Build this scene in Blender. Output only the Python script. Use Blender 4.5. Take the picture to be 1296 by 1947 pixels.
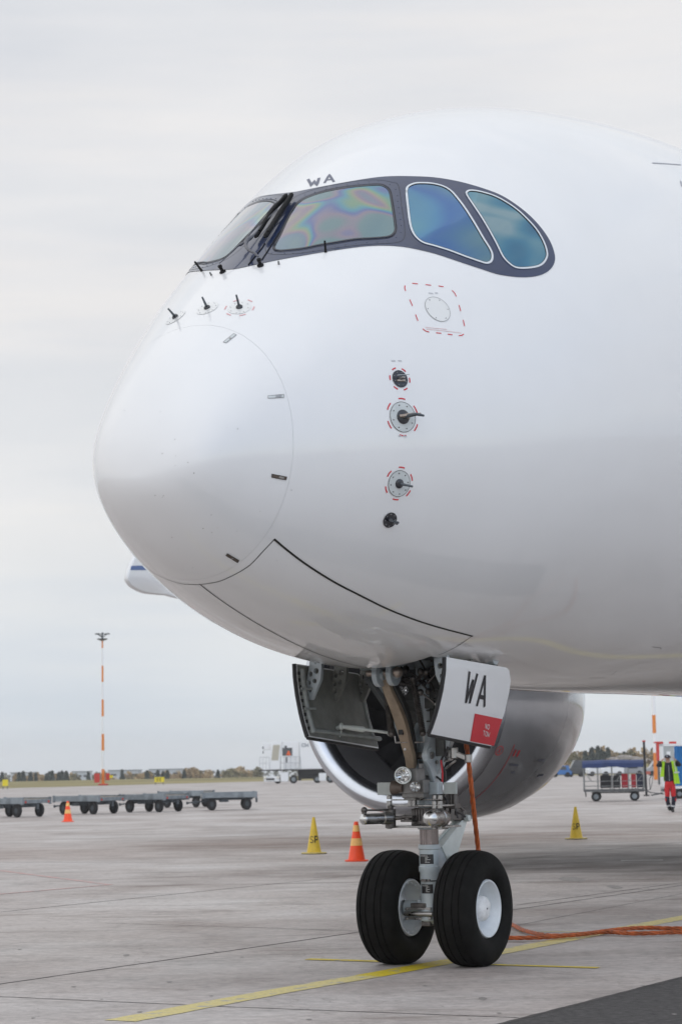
import bpy, bmesh, math, random
from mathutils import Vector, Matrix, noise
from mathutils.bvhtree import BVHTree
from mathutils.geometry import delaunay_2d_cdt
for o in list(bpy.data.objects): bpy.data.objects.remove(o)
scene = bpy.context.scene
COL = scene.collection
random.seed(7)
R = math.radians

# ------------------------------------------------------------------ camera
PW, PH = 1296.0, 1947.0
FPX, HY, EYE, ROLL = 4224.05, 1458.94, 1.8117, R(1.0103)
PITCH = math.atan((HY - PH / 2) / FPX)
_F = Vector((0, math.cos(PITCH), math.sin(PITCH)))
_U0 = Vector((0, -math.sin(PITCH), math.cos(PITCH)))
_R0 = Vector((1, 0, 0))
_R = _R0 * math.cos(ROLL) - _U0 * math.sin(ROLL)
_U = _R0 * math.sin(ROLL) + _U0 * math.cos(ROLL)
CAM = Vector((0, 0, EYE))
cd = bpy.data.cameras.new("camera")
cam = bpy.data.objects.new("camera", cd)
COL.objects.link(cam)
cd.sensor_fit = 'HORIZONTAL'
cd.sensor_width = 24.0
cd.lens = FPX / PW * 24.0
cd.clip_start = 0.1
cd.clip_end = 30000
cd.dof.use_dof = True
cd.dof.focus_distance = 19.5
cd.dof.aperture_fstop = 4.5
m3 = Matrix((_R, _U, -_F)).transposed()
cam.matrix_world = Matrix.Translation(CAM) @ m3.to_4x4()
scene.camera = cam

# ------------------------------------------------------------------ world + sun
SUN_EL, SUN_AZ = R(38), R(232)          # compass-like azimuth from +Y clockwise
world = bpy.data.worlds.new("World")
scene.world = world
world.use_nodes = True
nt = world.node_tree
for n in list(nt.nodes): nt.nodes.remove(n)
def N(tree, typ, **kw):
    n = tree.nodes.new(typ)
    for k, v in kw.items():
        if k == 'ins':
            for i, x in v.items(): n.inputs[i].default_value = x
        else: setattr(n, k, v)
    return n
def ramp(tree, stops, interp='LINEAR'):
    n = tree.nodes.new('ShaderNodeValToRGB')
    cr = n.color_ramp; cr.interpolation = interp
    while len(cr.elements) < len(stops): cr.elements.new(0.5)
    for e, (p, c) in zip(cr.elements, stops):
        e.position = p
        e.color = (c[0], c[1], c[2], 1) if hasattr(c, '__len__') else (c, c, c, 1)
    return n
L = nt.links.new
wout = N(nt, 'ShaderNodeOutputWorld'); bg = N(nt, 'ShaderNodeBackground', ins={1: 0.1})
L(bg.outputs[0], wout.inputs[0])
sky = N(nt, 'ShaderNodeTexSky', sky_type='NISHITA', sun_disc=False, sun_elevation=SUN_EL, sun_rotation=SUN_AZ)
tc = N(nt, 'ShaderNodeTexCoord'); sep = N(nt, 'ShaderNodeSeparateXYZ')
L(tc.outputs['Generated'], sep.inputs[0])
# cloud deck: colour by elevation
el = ramp(nt, [(0.0, (7.3, 7.6, 7.95)), (0.02, (7.3, 7.7, 8.05)), (0.05, (7.5, 7.85, 8.15)), (0.085, (7.75, 7.95, 8.1)), (0.13, (8.3, 8.25, 8.2)),
               (0.2, (7.75, 7.75, 7.85)), (0.36, (7.5, 7.55, 7.75)), (0.55, (8.2, 8.3, 8.45)), (0.75, (8.0, 8.1, 8.3)), (1.0, (7.8, 7.95, 8.2))])
L(sep.outputs[2], el.inputs[0])
# streaks: noise on direction with height stretched
mp = N(nt, 'ShaderNodeMapping', ins={3: (1.4, 1.4, 13.0)}); L(tc.outputs['Generated'], mp.inputs[0])
nz = N(nt, 'ShaderNodeTexNoise', ins={'Scale': 2.2, 'Detail': 6.0, 'Roughness': 0.55}); L(mp.outputs[0], nz.inputs['Vector'])
st = ramp(nt, [(0.36, (0.92, 0.945, 0.97)), (0.5, (0.98, 0.99, 1.0)), (0.62, (1.04, 1.03, 1.015))]); L(nz.outputs[0], st.inputs[0])
mul = N(nt, 'ShaderNodeMix', data_type='RGBA', blend_type='MULTIPLY', ins={0: 1.0}); L(el.outputs[0], mul.inputs[6]); L(st.outputs[0], mul.inputs[7])
# big soft masses
mp2 = N(nt, 'ShaderNodeMapping', ins={3: (1.0, 1.0, 2.4)}); L(tc.outputs['Generated'], mp2.inputs[0])
nz2 = N(nt, 'ShaderNodeTexNoise', ins={'Scale': 2.6, 'Detail': 7.0}); L(mp2.outputs[0], nz2.inputs['Vector'])
st2 = ramp(nt, [(0.38, (0.93, 0.94, 0.96)), (0.62, (1.06, 1.05, 1.04))]); L(nz2.outputs[0], st2.inputs[0])
mul2 = N(nt, 'ShaderNodeMix', data_type='RGBA', blend_type='MULTIPLY', ins={0: 1.0}); L(mul.outputs[2], mul2.inputs[6]); L(st2.outputs[0], mul2.inputs[7])
# break in the clouds behind and right of the camera shows the sky
dot = N(nt, 'ShaderNodeVectorMath', operation='DOT_PRODUCT'); L(tc.outputs['Generated'], dot.inputs[0])
dot.inputs[1].default_value = Vector((0.72, -0.55, 0.42)).normalized()
addn = N(nt, 'ShaderNodeMath', operation='MULTIPLY_ADD', ins={1: 0.5}); L(nz2.outputs[0], addn.inputs[0]); L(dot.outputs['Value'], addn.inputs[2])
brk = ramp(nt, [(0.0, 0.0), (0.74, 0.0), (1.0, 0.6)]); 
half = N(nt, 'ShaderNodeMath', operation='MULTIPLY', ins={1: 0.8}); L(addn.outputs[0], half.inputs[0]); L(half.outputs[0], brk.inputs[0])
skm = N(nt, 'ShaderNodeMix', data_type='RGBA', blend_type='MULTIPLY', ins={0: 1.0, 7: (2.2, 2.2, 2.2, 1)}); L(sky.outputs[0], skm.inputs[6])
mix = N(nt, 'ShaderNodeMix', data_type='RGBA'); L(brk.outputs[0], mix.inputs[0]); L(mul2.outputs[2], mix.inputs[6]); L(skm.outputs[2], mix.inputs[7])
# cloud deck brightness raised behind the camera to light the fuselage side
bk = N(nt, 'ShaderNodeVectorMath', operation='DOT_PRODUCT'); L(tc.outputs['Generated'], bk.inputs[0]); bk.inputs[1].default_value = (0.45, -0.8, 0.42)
bkr = N(nt, 'ShaderNodeMapRange', ins={1: 0.25, 2: 0.9, 3: 1.0, 4: 1.4}); L(bk.outputs['Value'], bkr.inputs[0])
bm_ = N(nt, 'ShaderNodeVectorMath', operation='SCALE'); L(mix.outputs[2], bm_.inputs[0]); L(bkr.outputs[0], bm_.inputs['Scale'])
# soft bright area of cloud where the sun stands
sl = N(nt, 'ShaderNodeVectorMath', operation='DOT_PRODUCT'); L(tc.outputs['Generated'], sl.inputs[0]); sl.inputs[1].default_value = (math.sin(SUN_AZ) * math.cos(SUN_EL), math.cos(SUN_AZ) * math.cos(SUN_EL), math.sin(SUN_EL))
slr = N(nt, 'ShaderNodeMapRange', interpolation_type='SMOOTHERSTEP', ins={1: 0.1, 2: 1.0, 3: 1.0, 4: 1.12}); L(sl.outputs['Value'], slr.inputs[0])
bm2 = N(nt, 'ShaderNodeVectorMath', operation='SCALE'); L(bm_.outputs[0], bm2.inputs[0]); L(slr.outputs[0], bm2.inputs['Scale'])
L(bm2.outputs[0], bg.inputs[0])

sd = bpy.data.lights.new("sun", 'SUN'); sd.energy = 0.5; sd.angle = R(150); sd.color = (1.0, 0.96, 0.9)
sun = bpy.data.objects.new("sun", sd); COL.objects.link(sun)
sdir = Vector((math.sin(SUN_AZ) * math.cos(SUN_EL), math.cos(SUN_AZ) * math.cos(SUN_EL), math.sin(SUN_EL)))
sun.rotation_euler = sdir.to_track_quat('Z', 'Y').to_euler()
vs = scene.view_settings
vs.view_transform = 'Standard'; vs.look = 'None'; vs.exposure = 0.05; vs.gamma = 1.0; vs.use_curve_mapping = False

# ------------------------------------------------------------------ geometry of the view (for measuring off real positions)
def ray(u, v):
    d = _F * FPX + _R * (u - PW / 2) + _U * (PH / 2 - v)
    return d.normalized()
def ground(u, v, z=0.0):
    d = ray(u, v); return CAM + d * ((z - EYE) / d.z)
def atY(u, v, y):
    d = ray(u, v); return CAM + d * (y / d.y)

# ------------------------------------------------------------------ materials
def mat(name, col, rough=0.5, metal=0.0, coat=0.0, var=0.0, vscale=8.0, bump=0.0, bscale=60.0, spec=0.5, coat_rough=0.04,
        col2=None, stretch=None, rvar=0.0, emit=None, alpha=None, trans=0.0):
    m = bpy.data.materials.new(name); m.use_nodes = True
    t = m.node_tree; b = t.nodes['Principled BSDF']
    b.inputs['Base Color'].default_value = (*col, 1); b.inputs['Roughness'].default_value = rough
    b.inputs['Metallic'].default_value = metal; b.inputs['Coat Weight'].default_value = coat
    b.inputs['Coat Roughness'].default_value = coat_rough; b.inputs['Specular IOR Level'].default_value = spec
    b.inputs['Transmission Weight'].default_value = trans
    c = N(t, 'ShaderNodeTexCoord'); vec = c.outputs['Object']
    if stretch:
        mp = N(t, 'ShaderNodeMapping', ins={3: stretch}); t.links.new(vec, mp.inputs[0]); vec = mp.outputs[0]
    if var or col2 or rvar:
        n = N(t, 'ShaderNodeTexNoise', ins={'Scale': vscale, 'Detail': 6.0, 'Roughness': 0.6}); t.links.new(vec, n.inputs['Vector'])
        if var or col2:
            lo = [x * (1 - var) for x in col]; hi = list(col2) if col2 else [min(1, x * (1 + var)) for x in col]
            r = ramp(t, [(0.3, lo), (0.7, hi)]); t.links.new(n.outputs[0], r.inputs[0]); t.links.new(r.outputs[0], b.inputs['Base Color'])
        if rvar:
            mr = N(t, 'ShaderNodeMapRange', ins={1: 0.3, 2: 0.7, 3: max(0.02, rough - rvar), 4: min(1, rough + rvar)})
            t.links.new(n.outputs[0], mr.inputs[0]); t.links.new(mr.outputs[0], b.inputs['Roughness'])
    if bump:
        n2 = N(t, 'ShaderNodeTexNoise', ins={'Scale': bscale, 'Detail': 5.0}); t.links.new(c.outputs['Object'], n2.inputs['Vector'])
        bp = N(t, 'ShaderNodeBump', ins={0: bump, 1: 0.02}); t.links.new(n2.outputs[0], bp.inputs['Height']); t.links.new(bp.outputs[0], b.inputs['Normal'])
    if emit:
        b.inputs['Emission Color'].default_value = (*emit[:3], 1); b.inputs['Emission Strength'].default_value = emit[3]
    return m

# ------------------------------------------------------------------ mesh builder
# loose pieces of these meshes become parts of their own
ONE_BY_ONE = {'frame_bolts': 'frame_bolt', 'plate_screws': 'plate_screw', 'cover_screws': 'cover_screw', 'sign_legs': 'sign_leg', 'sensor_panels': 'sensor_panel', 'washer_nozzles': 'washer_nozzle', 'wiper_hoses': 'wiper_hose', 'headlights': 'headlight', 'reflectors': 'reflector', 'axle_brackets': 'axle_bracket', 'spring_links': 'spring_link', 'dark_windows': 'dark_window', 'window_bands': 'window_band', 'cabinets': 'cabinet', 'data_stencils': 'small_stencil'}
class MB:
    def __init__(s): s.v = []; s.f = []
    def add(s, vs, fs):
        o = len(s.v); s.v += [Vector(x) for x in vs]; s.f += [tuple(i + o for i in f) for f in fs]; return s
    def box(s, c, size, rot=None):
        c = Vector(c); h = [x / 2 for x in size]; vs = []
        for z in (-1, 1):
            for y in (-1, 1):
                for x in (-1, 1):
                    p = Vector((x * h[0], y * h[1], z * h[2]))
                    if rot is not None: p = rot @ p
                    vs.append(c + p)
        return s.add(vs, [(0, 2, 3, 1), (4, 5, 7, 6), (0, 1, 5, 4), (2, 6, 7, 3), (0, 4, 6, 2), (1, 3, 7, 5)])
    def bar(s, a, b, w, h=None, up=Vector((0, 0, 1))):
        a, b = Vector(a), Vector(b); d = (b - a); h = h or w
        x = d.normalized(); y = up.cross(x)
        if y.length < 1e-4: y = Vector((0, 1, 0)).cross(x)
        y.normalize(); z = x.cross(y)
        return s.box((a + b) / 2, (d.length, w, h), Matrix((x, y, z)).transposed())
    def cyl(s, a, b, r0, r1=None, seg=20, cap=True):
        a, b = Vector(a), Vector(b); r1 = r0 if r1 is None else r1
        return s.lathe([(0, r0), ((b - a).length, r1)], a, b - a, seg, cap)
    def lathe(s, prof, o, axis, seg=24, cap=True, close=False):
        o = Vector(o); ax = Vector(axis).normalized()
        t = Vector((0, 0, 1)) if abs(ax.z) < 0.9 else Vector((1, 0, 0))
        e1 = ax.cross(t).normalized(); e2 = ax.cross(e1)
        vs = []
        for (x, r) in prof:
            for k in range(seg):
                an = 2 * math.pi * k / seg
                vs.append(o + ax * x + (e1 * math.cos(an) + e2 * math.sin(an)) * max(r, 1e-4))
        fs = []
        n = len(prof)
        for i in range(n - 1 if not close else n):
            j = (i + 1) % n
            for k in range(seg):
                k2 = (k + 1) % seg
                fs.append((i * seg + k, i * seg + k2, j * seg + k2, j * seg + k))
        if cap and not close:
            fs.append(tuple(reversed(range(seg)))); fs.append(tuple((n - 1) * seg + k for k in range(seg)))
        return s.add(vs, fs)
    def ball(s, c, r, seg=16, rings=10, sc=(1, 1, 1)):
        c = Vector(c); vs = []; fs = []
        for i in range(rings + 1):
            th = math.pi * i / rings
            for k in range(seg):
                an = 2 * math.pi * k / seg
                vs.append(c + Vector((r * sc[0] * math.sin(th) * math.cos(an), r * sc[1] * math.sin(th) * math.sin(an), r * sc[2] * math.cos(th))))
        for i in range(rings):
            for k in range(seg):
                k2 = (k + 1) % seg
                fs.append((i * seg + k, (i + 1) * seg + k, (i + 1) * seg + k2, i * seg + k2))
        return s.add(vs, fs)
    def tube(s, pts, r, seg=10, cap=True):
        pts = [Vector(p) for p in pts]; n = len(pts)
        rr = r if hasattr(r, '__len__') else [r] * n
        prev = None; vs = []
        for i, p in enumerate(pts):
            t = (pts[min(i + 1, n - 1)] - pts[max(i - 1, 0)]).normalized()
            if prev is None:
                e = t.cross(Vector((0, 0, 1)))
                if e.length < 1e-3: e = t.cross(Vector((1, 0, 0)))
            else: e = prev - t * prev.dot(t)
            e.normalize(); prev = e; f = t.cross(e)
            for k in range(seg):
                an = 2 * math.pi * k / seg
                vs.append(p + (e * math.cos(an) + f * math.sin(an)) * rr[i])
        fs = []
        for i in range(n - 1):
            for k in range(seg):
                k2 = (k + 1) % seg
                fs.append((i * seg + k, i * seg + k2, (i + 1) * seg + k2, (i + 1) * seg + k))
        if cap: fs += [tuple(reversed(range(seg))), tuple((n - 1) * seg + k for k in range(seg))]
        return s.add(vs, fs)
    def prism(s, poly, off):
        """poly: 3D outline; off: extrusion vector"""
        off = Vector(off); n = len(poly); a = [Vector(p) for p in poly]
        return s.add(a + [p + off for p in a], [tuple(reversed(range(n))), tuple(range(n, 2 * n))] + [(i, (i + 1) % n, (i + 1) % n + n, i + n) for i in range(n)])
    def plate(s, outer, holes, off):
        """outline with holes (3D coplanar points), extruded"""
        off = Vector(off); o = Vector(outer[0]); nrm = off.normalized()
        e1 = (Vector(outer[1]) - o); e1 = (e1 - nrm * e1.dot(nrm)).normalized(); e2 = nrm.cross(e1)
        loops = [outer] + list(holes); pts = []; edges = []; rng = []
        for lp in loops:
            b = len(pts); pts += [((Vector(p) - o).dot(e1), (Vector(p) - o).dot(e2)) for p in lp]
            edges += [(b + i, b + (i + 1) % len(lp)) for i in range(len(lp))]; rng.append((b, len(lp)))
        v2, _, f2, *_r = delaunay_2d_cdt([Vector(p) for p in pts], edges, [], 0, 1e-6)
        polys = [pts[b:b + n] for b, n in rng]
        keep = []
        for f in f2:
            c = sum((v2[i] for i in f), Vector((0, 0))) / len(f)
            if inside(c, polys[0]) and not any(inside(c, h) for h in polys[1:]): keep.append(tuple(f))
        V = [o + e1 * p.x + e2 * p.y for p in v2]; n = len(V)
        fs = [tuple(reversed(f)) for f in keep] + [tuple(i + n for i in f) for f in keep]
        ec = {}
        for f in keep:
            for i in range(len(f)):
                e = (f[i], f[(i + 1) % len(f)]); ec[tuple(sorted(e))] = ec.get(tuple(sorted(e)), []) + [e]
        for k, l in ec.items():
            if len(l) == 1: a, b = l[0]; fs.append((a, b, b + n, a + n))
        return s.add(V + [p + off for p in V], fs)
    def xf(s, M):
        s.v = [M @ p for p in s.v]; return s
    def islands(s):
        par = list(range(len(s.v)))
        def find(a):
            while par[a] != a: par[a] = par[par[a]]; a = par[a]
            return a
        for f in s.f:
            r = find(f[0])
            for q in f[1:]: par[find(q)] = r
        gr = {}
        for f in s.f: gr.setdefault(find(f[0]), []).append(f)
        out = []
        for fs in gr.values():
            ids = sorted({q for f in fs for q in f}); mp = {q: i for i, q in enumerate(ids)}; m = MB(); m.v = [s.v[q] for q in ids]; m.f = [tuple(mp[q] for q in f) for f in fs]; out.append(m)
        return out
    def build(s, name, m, parent=None, smooth=35, sub=0, bevel=0, flip=False):
        if name in ONE_BY_ONE:
            n2 = ONE_BY_ONE[name]; return [q.build(n2, m, parent, smooth, sub, bevel, flip) for q in s.islands()][0]
        me = bpy.data.meshes.new(name)
        me.from_pydata([tuple(p) for p in s.v], [], s.f)
        me.update()
        if flip:
            me.flip_normals()
        me.validate()
        if smooth:
            me.polygons.foreach_set('use_smooth', [True] * len(me.polygons)); me.set_sharp_from_angle(angle=R(smooth))
        me.materials.append(m)
        o = bpy.data.objects.new(name, me); COL.objects.link(o)
        if parent is not None: o.parent = parent
        if bevel:
            b = o.modifiers.new('bevel', 'BEVEL'); b.width = bevel; b.segments = 2; b.limit_method = 'ANGLE'; b.angle_limit = R(40)
        return o
def inside(p, poly):
    x, y = p[0], p[1]; r = False; n = len(poly); j = n - 1
    for i in range(n):
        xi, yi = poly[i][0], poly[i][1]; xj, yj = poly[j][0], poly[j][1]
        if (yi > y) != (yj > y) and x < (xj - xi) * (y - yi) / (yj - yi) + xi: r = not r
        j = i
    return r
def tag(o, label=None, cat=None, group=None, kind=None):
    if label: o['label'] = label
    if cat: o['category'] = cat
    if group: o['group'] = group
    if kind: o['kind'] = kind
    return o
def empty(name, loc=(0, 0, 0), rz=0.0):
    o = bpy.data.objects.new(name, None); COL.objects.link(o); o.location = loc; o.rotation_euler = (0, 0, rz); o.empty_display_size = 0.3
    return o
def kids(o): return [c for c in bpy.data.objects if c.parent == o]
def copy_tree(o, parent=None):
    c = o.copy(); COL.objects.link(c); c.parent = parent
    for ch in kids(o): copy_tree(ch, c)
    return c
def smooth_closed(pts, n=6):
    out = []; m = len(pts); P = [Vector((p[0], p[1])) for p in pts]
    for i in range(m):
        a, b, c, d = P[i - 1], P[i], P[(i + 1) % m], P[(i + 2) % m]
        for k in range(n):
            t = k / n
            out.append(0.5 * ((2 * b) + (c - a) * t + (2 * a - 5 * b + 4 * c - d) * t * t + (3 * b - a - 3 * c + d) * t ** 3))
    return out
def smooth_open(pts, n=6):
    P = [Vector(p) for p in pts]; P = [2 * P[0] - P[1]] + P + [2 * P[-1] - P[-2]]; out = []
    for i in range(1, len(P) - 2):
        a, b, c, d = P[i - 1], P[i], P[i + 1], P[i + 2]
        for k in range(n):
            t = k / n
            out.append(0.5 * ((2 * b) + (c - a) * t + (2 * a - 5 * b + 4 * c - d) * t * t + (3 * b - a - 3 * c + d) * t ** 3))
    out.append(P[-2]); return out
def offset_closed(pts, d):
    n = len(pts); out = []
    ar = sum(pts[i - 1].x * pts[i].y - pts[i].x * pts[i - 1].y for i in range(n)); sgn = 1 if ar > 0 else -1
    for i in range(n):
        t = (pts[(i + 1) % n] - pts[i - 1]).normalized(); out.append(pts[i] + Vector((t.y, -t.x)) * d * sgn)
    return out
# simple stroke letters, unit box
GLY = {'W': [[(-.1, 1), (.2, 0), (.5, .68), (.8, 0), (1.1, 1)]], 'A': [[(0, 0), (.5, 1), (1, 0)], [(.2, .32), (.8, .32)]],
       'N': [[(0, 0), (0, 1), (1, 0), (1, 1)]], 'O': [[(.5, 0), (.12, .12), (0, .35), (0, .65), (.12, .88), (.5, 1), (.88, .88), (1, .65), (1, .35), (.88, .12), (.5, 0)]],
       'T': [[(0, 1), (1, 1)], [(.5, 1), (.5, 0)]],
       'S': [[(1, .82), (.8, .97), (.5, 1), (.15, .93), (.02, .75), (.15, .58), (.5, .5), (.85, .42), (.98, .25), (.85, .07), (.5, 0), (.2, .03), (0, .18)]],
       'P': [[(0, 0), (0, 1), (.65, 1), (.95, .88), (1, .72), (.95, .57), (.65, .45), (0, .45)]],
       'C': [[(1, .8), (.8, .97), (.5, 1), (.15, .88), (0, .6), (0, .4), (.15, .12), (.5, 0), (.8, .03), (1, .2)]],
       '3': [[(0, .9), (.4, 1), (.85, .9), (.95, .72), (.8, .57), (.4, .52), (.85, .46), (1, .25), (.8, .06), (.4, 0), (0, .1)]],
       '4': [[(.75, 0), (.75, 1), (0, .3), (1, .3)]], '2': [[(0, .8), (.2, .97), (.6, 1), (.95, .8), (.85, .55), (0, 0), (1, 0)]],
       'X': [[(0, 0), (1, 1)], [(0, 1), (1, 0)]]}
def ribbon(mb, pts, nrm, w, off=0.003, square=True):
    """flat strip of width w that follows pts on a surface with normals nrm"""
    P = [Vector(p) for p in pts]; n = len(P)
    if n < 2: return
    Nn = [Vector(x) for x in nrm]; vs = []
    if square:
        t0 = (P[1] - P[0]).normalized(); t1 = (P[-1] - P[-2]).normalized(); P[0] = P[0] - t0 * w * .3; P[-1] = P[-1] + t1 * w * .3
    for i in range(n):
        t = (P[min(i + 1, n - 1)] - P[max(i - 1, 0)]).normalized(); s = t.cross(Nn[i]).normalized(); k = 1.0
        if 0 < i < n - 1:
            c = (P[i + 1] - P[i]).normalized().dot((P[i] - P[i - 1]).normalized()); k = min(1.8, 1 / math.sqrt(max(.1, (1 + c) / 2)))
        q = P[i] + Nn[i] * off; vs += [q + s * w / 2 * k, q - s * w / 2 * k]
    mb.add(vs, [(2 * i, 2 * i + 1, 2 * i + 3, 2 * i + 2) for i in range(n - 1)])
def subdiv(pts, step):
    out = [Vector(pts[0])]
    for a, b in zip(pts[:-1], pts[1:]):
        a, b = Vector(a), Vector(b); k = max(1, int((b - a).length / step))
        out += [a.lerp(b, (i + 1) / k) for i in range(k)]
    return out
# ------------------------------------------------------------------ materials used
M_WHITE = mat('aircraft_white_paint', (0.79, 0.80, 0.815), 0.42, coat=1.0, var=0.02, vscale=1.3, coat_rough=0.045, rvar=0.06)
M_WHITE.node_tree.nodes['Principled BSDF'].inputs['Coat IOR'].default_value = 1.56
M_DOORIN = mat('primer_green_grey', (0.19, 0.195, 0.18), 0.5, var=0.3, vscale=5, rvar=0.1)
M_DARK = mat('bay_dark_grey', (0.03, 0.03, 0.03), 0.7, var=0.4, vscale=6)  # one dark grey for bay liner, brace web and fan backing
M_RUBBERSEAL = mat('black_seal', (0.012, 0.012, 0.014), 0.55)
M_LINE = mat('panel_gap_black', (0.012, 0.011, 0.010), 0.6)
M_FINE = mat('fine_seam_grey', (0.22, 0.225, 0.23), 0.6)
M_MASK = mat('mask_navy_paint', (0.014, 0.028, 0.080), 0.35, coat=0.85, spec=.35, var=0.15, vscale=3, coat_rough=0.03)
M_RED = mat('stencil_red', (0.62, 0.03, 0.045), 0.5)
M_PINK = mat('faded_red_print', (0.72, 0.52, 0.53), 0.5)
M_GREYPRINT = mat('grey_lettering', (0.14, 0.15, 0.20), 0.45)
M_BLACKPRINT = mat('black_lettering', (0.012, 0.012, 0.018), 0.5)
M_STEEL = mat('brushed_steel', (0.36, 0.35, 0.34), 0.32, metal=1.0, var=0.25, vscale=14, rvar=0.12)
M_DSTEEL = mat('oily_dark_metal', (0.13, 0.12, 0.115), 0.42, metal=0.85, var=0.45, vscale=18, rvar=0.15)
M_CHROME = mat('chrome_piston', (0.22, 0.19, 0.185), 0.22, metal=1.0, var=0.3, vscale=5, stretch=(12, 12, .6), rvar=0.1)
M_GEAR = mat('gear_grey_paint', (0.40, 0.45, 0.48), 0.36, coat=0.4, var=0.12, vscale=7, rvar=0.08)
M_GEARW = mat('gear_pale_paint', (0.56, 0.60, 0.58), 0.4, coat=0.3, var=0.1, vscale=7)
M_TAN = mat('primer_tan', (0.30, 0.23, 0.165), 0.5, var=0.22, vscale=9)
M_BROWN = mat('brown_housing', (0.10, 0.075, 0.062), 0.5, var=0.2, vscale=9)
M_PLATE = mat('black_data_plate', (0.015, 0.015, 0.017), 0.4)
M_LETTERW = mat('white_lettering', (0.75, 0.75, 0.75), 0.5)
M_TYRE = mat('tyre_rubber', (0.009, 0.0088, 0.0085), 0.75, spec=.12, var=0.4, vscale=9, bump=0.25, bscale=140)
M_RIM = mat('wheel_white_paint', (0.66, 0.70, 0.74), 0.38, coat=0.3, var=0.07, vscale=9)
M_NACELLE = mat('nacelle_grey_paint', (0.44, 0.455, 0.485), 0.16, metal=0.5, coat=0.8, var=0.06, vscale=1.5, coat_rough=0.08)
M_LIP = mat('polished_intake_lip', (0.58, 0.61, 0.66), 0.24, metal=1.0, var=0.05, vscale=2)
M_DUCT = mat('intake_liner', (0.06, 0.06, 0.064), 0.6)
M_FAN = mat('fan_titanium', (0.06, 0.06, 0.065), 0.4, metal=0.6, var=0.2, vscale=4)
M_LENS = mat('lamp_glass', (0.9, 0.93, 0.95), 0.06, metal=0.9, coat=1.0, var=0.5, vscale=16)
M_COPPER = mat('cable_orange', (0.40, 0.09, 0.02), 0.5, var=0.45, vscale=14, rvar=0.1)

def glass_mat(name, stops, scale, dist, metal=0.75, rough=0.035):
    m = bpy.data.materials.new(name); m.use_nodes = True; t = m.node_tree; b = t.nodes['Principled BSDF']
    c = N(t, 'ShaderNodeTexCoord')
    mp = N(t, 'ShaderNodeMapping', ins={2: (0.3, 0.4, 0.6), 3: (1.0, 0.7, 1.3)}); t.links.new(c.outputs['Object'], mp.inputs[0])
    n = N(t, 'ShaderNodeTexNoise', ins={'Scale': scale, 'Detail': 1.0, 'Roughness': 0.4, 'Distortion': dist}); t.links.new(mp.outputs[0], n.inputs['Vector'])
    r = ramp(t, stops); t.links.new(n.outputs[0], r.inputs[0]); t.links.new(r.outputs[0], b.inputs['Base Color'])
    b.inputs['Metallic'].default_value = metal; b.inputs['Roughness'].default_value = rough; b.inputs['Coat Weight'].default_value = 1.0; b.inputs['Coat Roughness'].default_value = 0.02
    return m
# laminated heated glass: gold film's rainbow bands, with sky reflection painted into the colour
M_GLASS_F = glass_mat('windscreen_film', [(0.30, (0.10, 0.20, 0.24)), (0.43, (0.12, 0.20, 0.22)), (0.47, (0.20, 0.17, 0.23)), (0.495, (0.08, 0.12, 0.29)), (0.52, (0.06, 0.23, 0.31)),
                      (0.545, (0.15, 0.27, 0.18)), (0.57, (0.24, 0.23, 0.19)), (0.595, (0.20, 0.16, 0.23)), (0.63, (0.11, 0.18, 0.25)), (0.75, (0.14, 0.22, 0.24))], 1.35, 1.1, .8)
M_GLASS_S = glass_mat('side_window_film_sky_tint', [(0.30, (0.06, 0.22, 0.30)), (0.42, (0.03, 0.17, 0.33)), (0.48, (0.012, 0.10, 0.30)), (0.53, (0.03, 0.13, 0.29)), (0.58, (0.05, 0.16, 0.27)), (0.68, (0.10, 0.21, 0.24))], 1.3, .3, .8)
M_GLASS_R = glass_mat('rear_window_film_sky_tint', [(0.34, (0.008, 0.10, 0.20)), (0.47, (0.03, 0.17, 0.27)), (0.54, (0.08, 0.22, 0.29)), (0.64, (0.18, 0.29, 0.33))], 1.7, .6, .8)

# ------------------------------------------------------------------ aircraft frame: x = port, y = aft, z = up, origin on the ground under the nose wheels
TH = R(29.532445891750513); AX, AD, AL = 0.79558, 20.6486, 4.72028
air = empty('airliner', (AX, AD, 0), -TH)
MA = Matrix.Translation((AX, AD, 0)) @ Matrix.Rotation(-TH, 4, 'Z'); MAI = MA.inverted()
CAML = MAI @ CAM
def rayL(u, v): return (MAI.to_3x3() @ ray(u, v)).normalized()
def onX(u, v, x):  # point of the photograph's sight line on the plane x = const of the aircraft frame
    d = rayL(u, v); return CAML + d * ((x - CAML.x) / d.x)
def onY(u, v, y):
    d = rayL(u, v); return CAML + d * ((y - CAML.y) / d.y)
def onZ(u, v, z):
    d = rayL(u, v); return CAML + d * ((z - CAML.z) / d.z)

KN = [0, .12, .5, 1.1, 1.9, 2.8, 3.8, 5.0, 6.5, 8.5, 11, 14., 20.]
ZT = [4.0146, 4.4738, 5.0043, 5.5763, 6.2739, 7.0262, 7.6495, 8.1085, 8.432, 8.6538, 8.6584, 8.6551, 8.6554]
ZB = [4.0146, 3.7495, 3.4218, 3.1619, 2.9315, 2.7528, 2.6659, 2.6426, 2.5624, 2.5532, 2.5717, 2.5689, 2.5646]
WD = [0.0, 0.4415, 0.7491, 1.0846, 1.4955, 1.8745, 2.2317, 2.5064, 2.7389, 2.9163, 2.9802, 2.9809, 2.98]
ZM = [4.0146, 4.1205, 4.243, 4.3551, 4.4836, 4.6217, 4.8302, 5.0375, 5.2414, 5.4174, 5.5248, 5.5751, 5.6095]
NU = [2.0223, 2.0299, 2.0494, 2.0784, 1.9784, 1.857, 1.9912, 1.9797, 1.9971, 2.0415, 2.0272, 2.0159, 2.0118]
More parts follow.
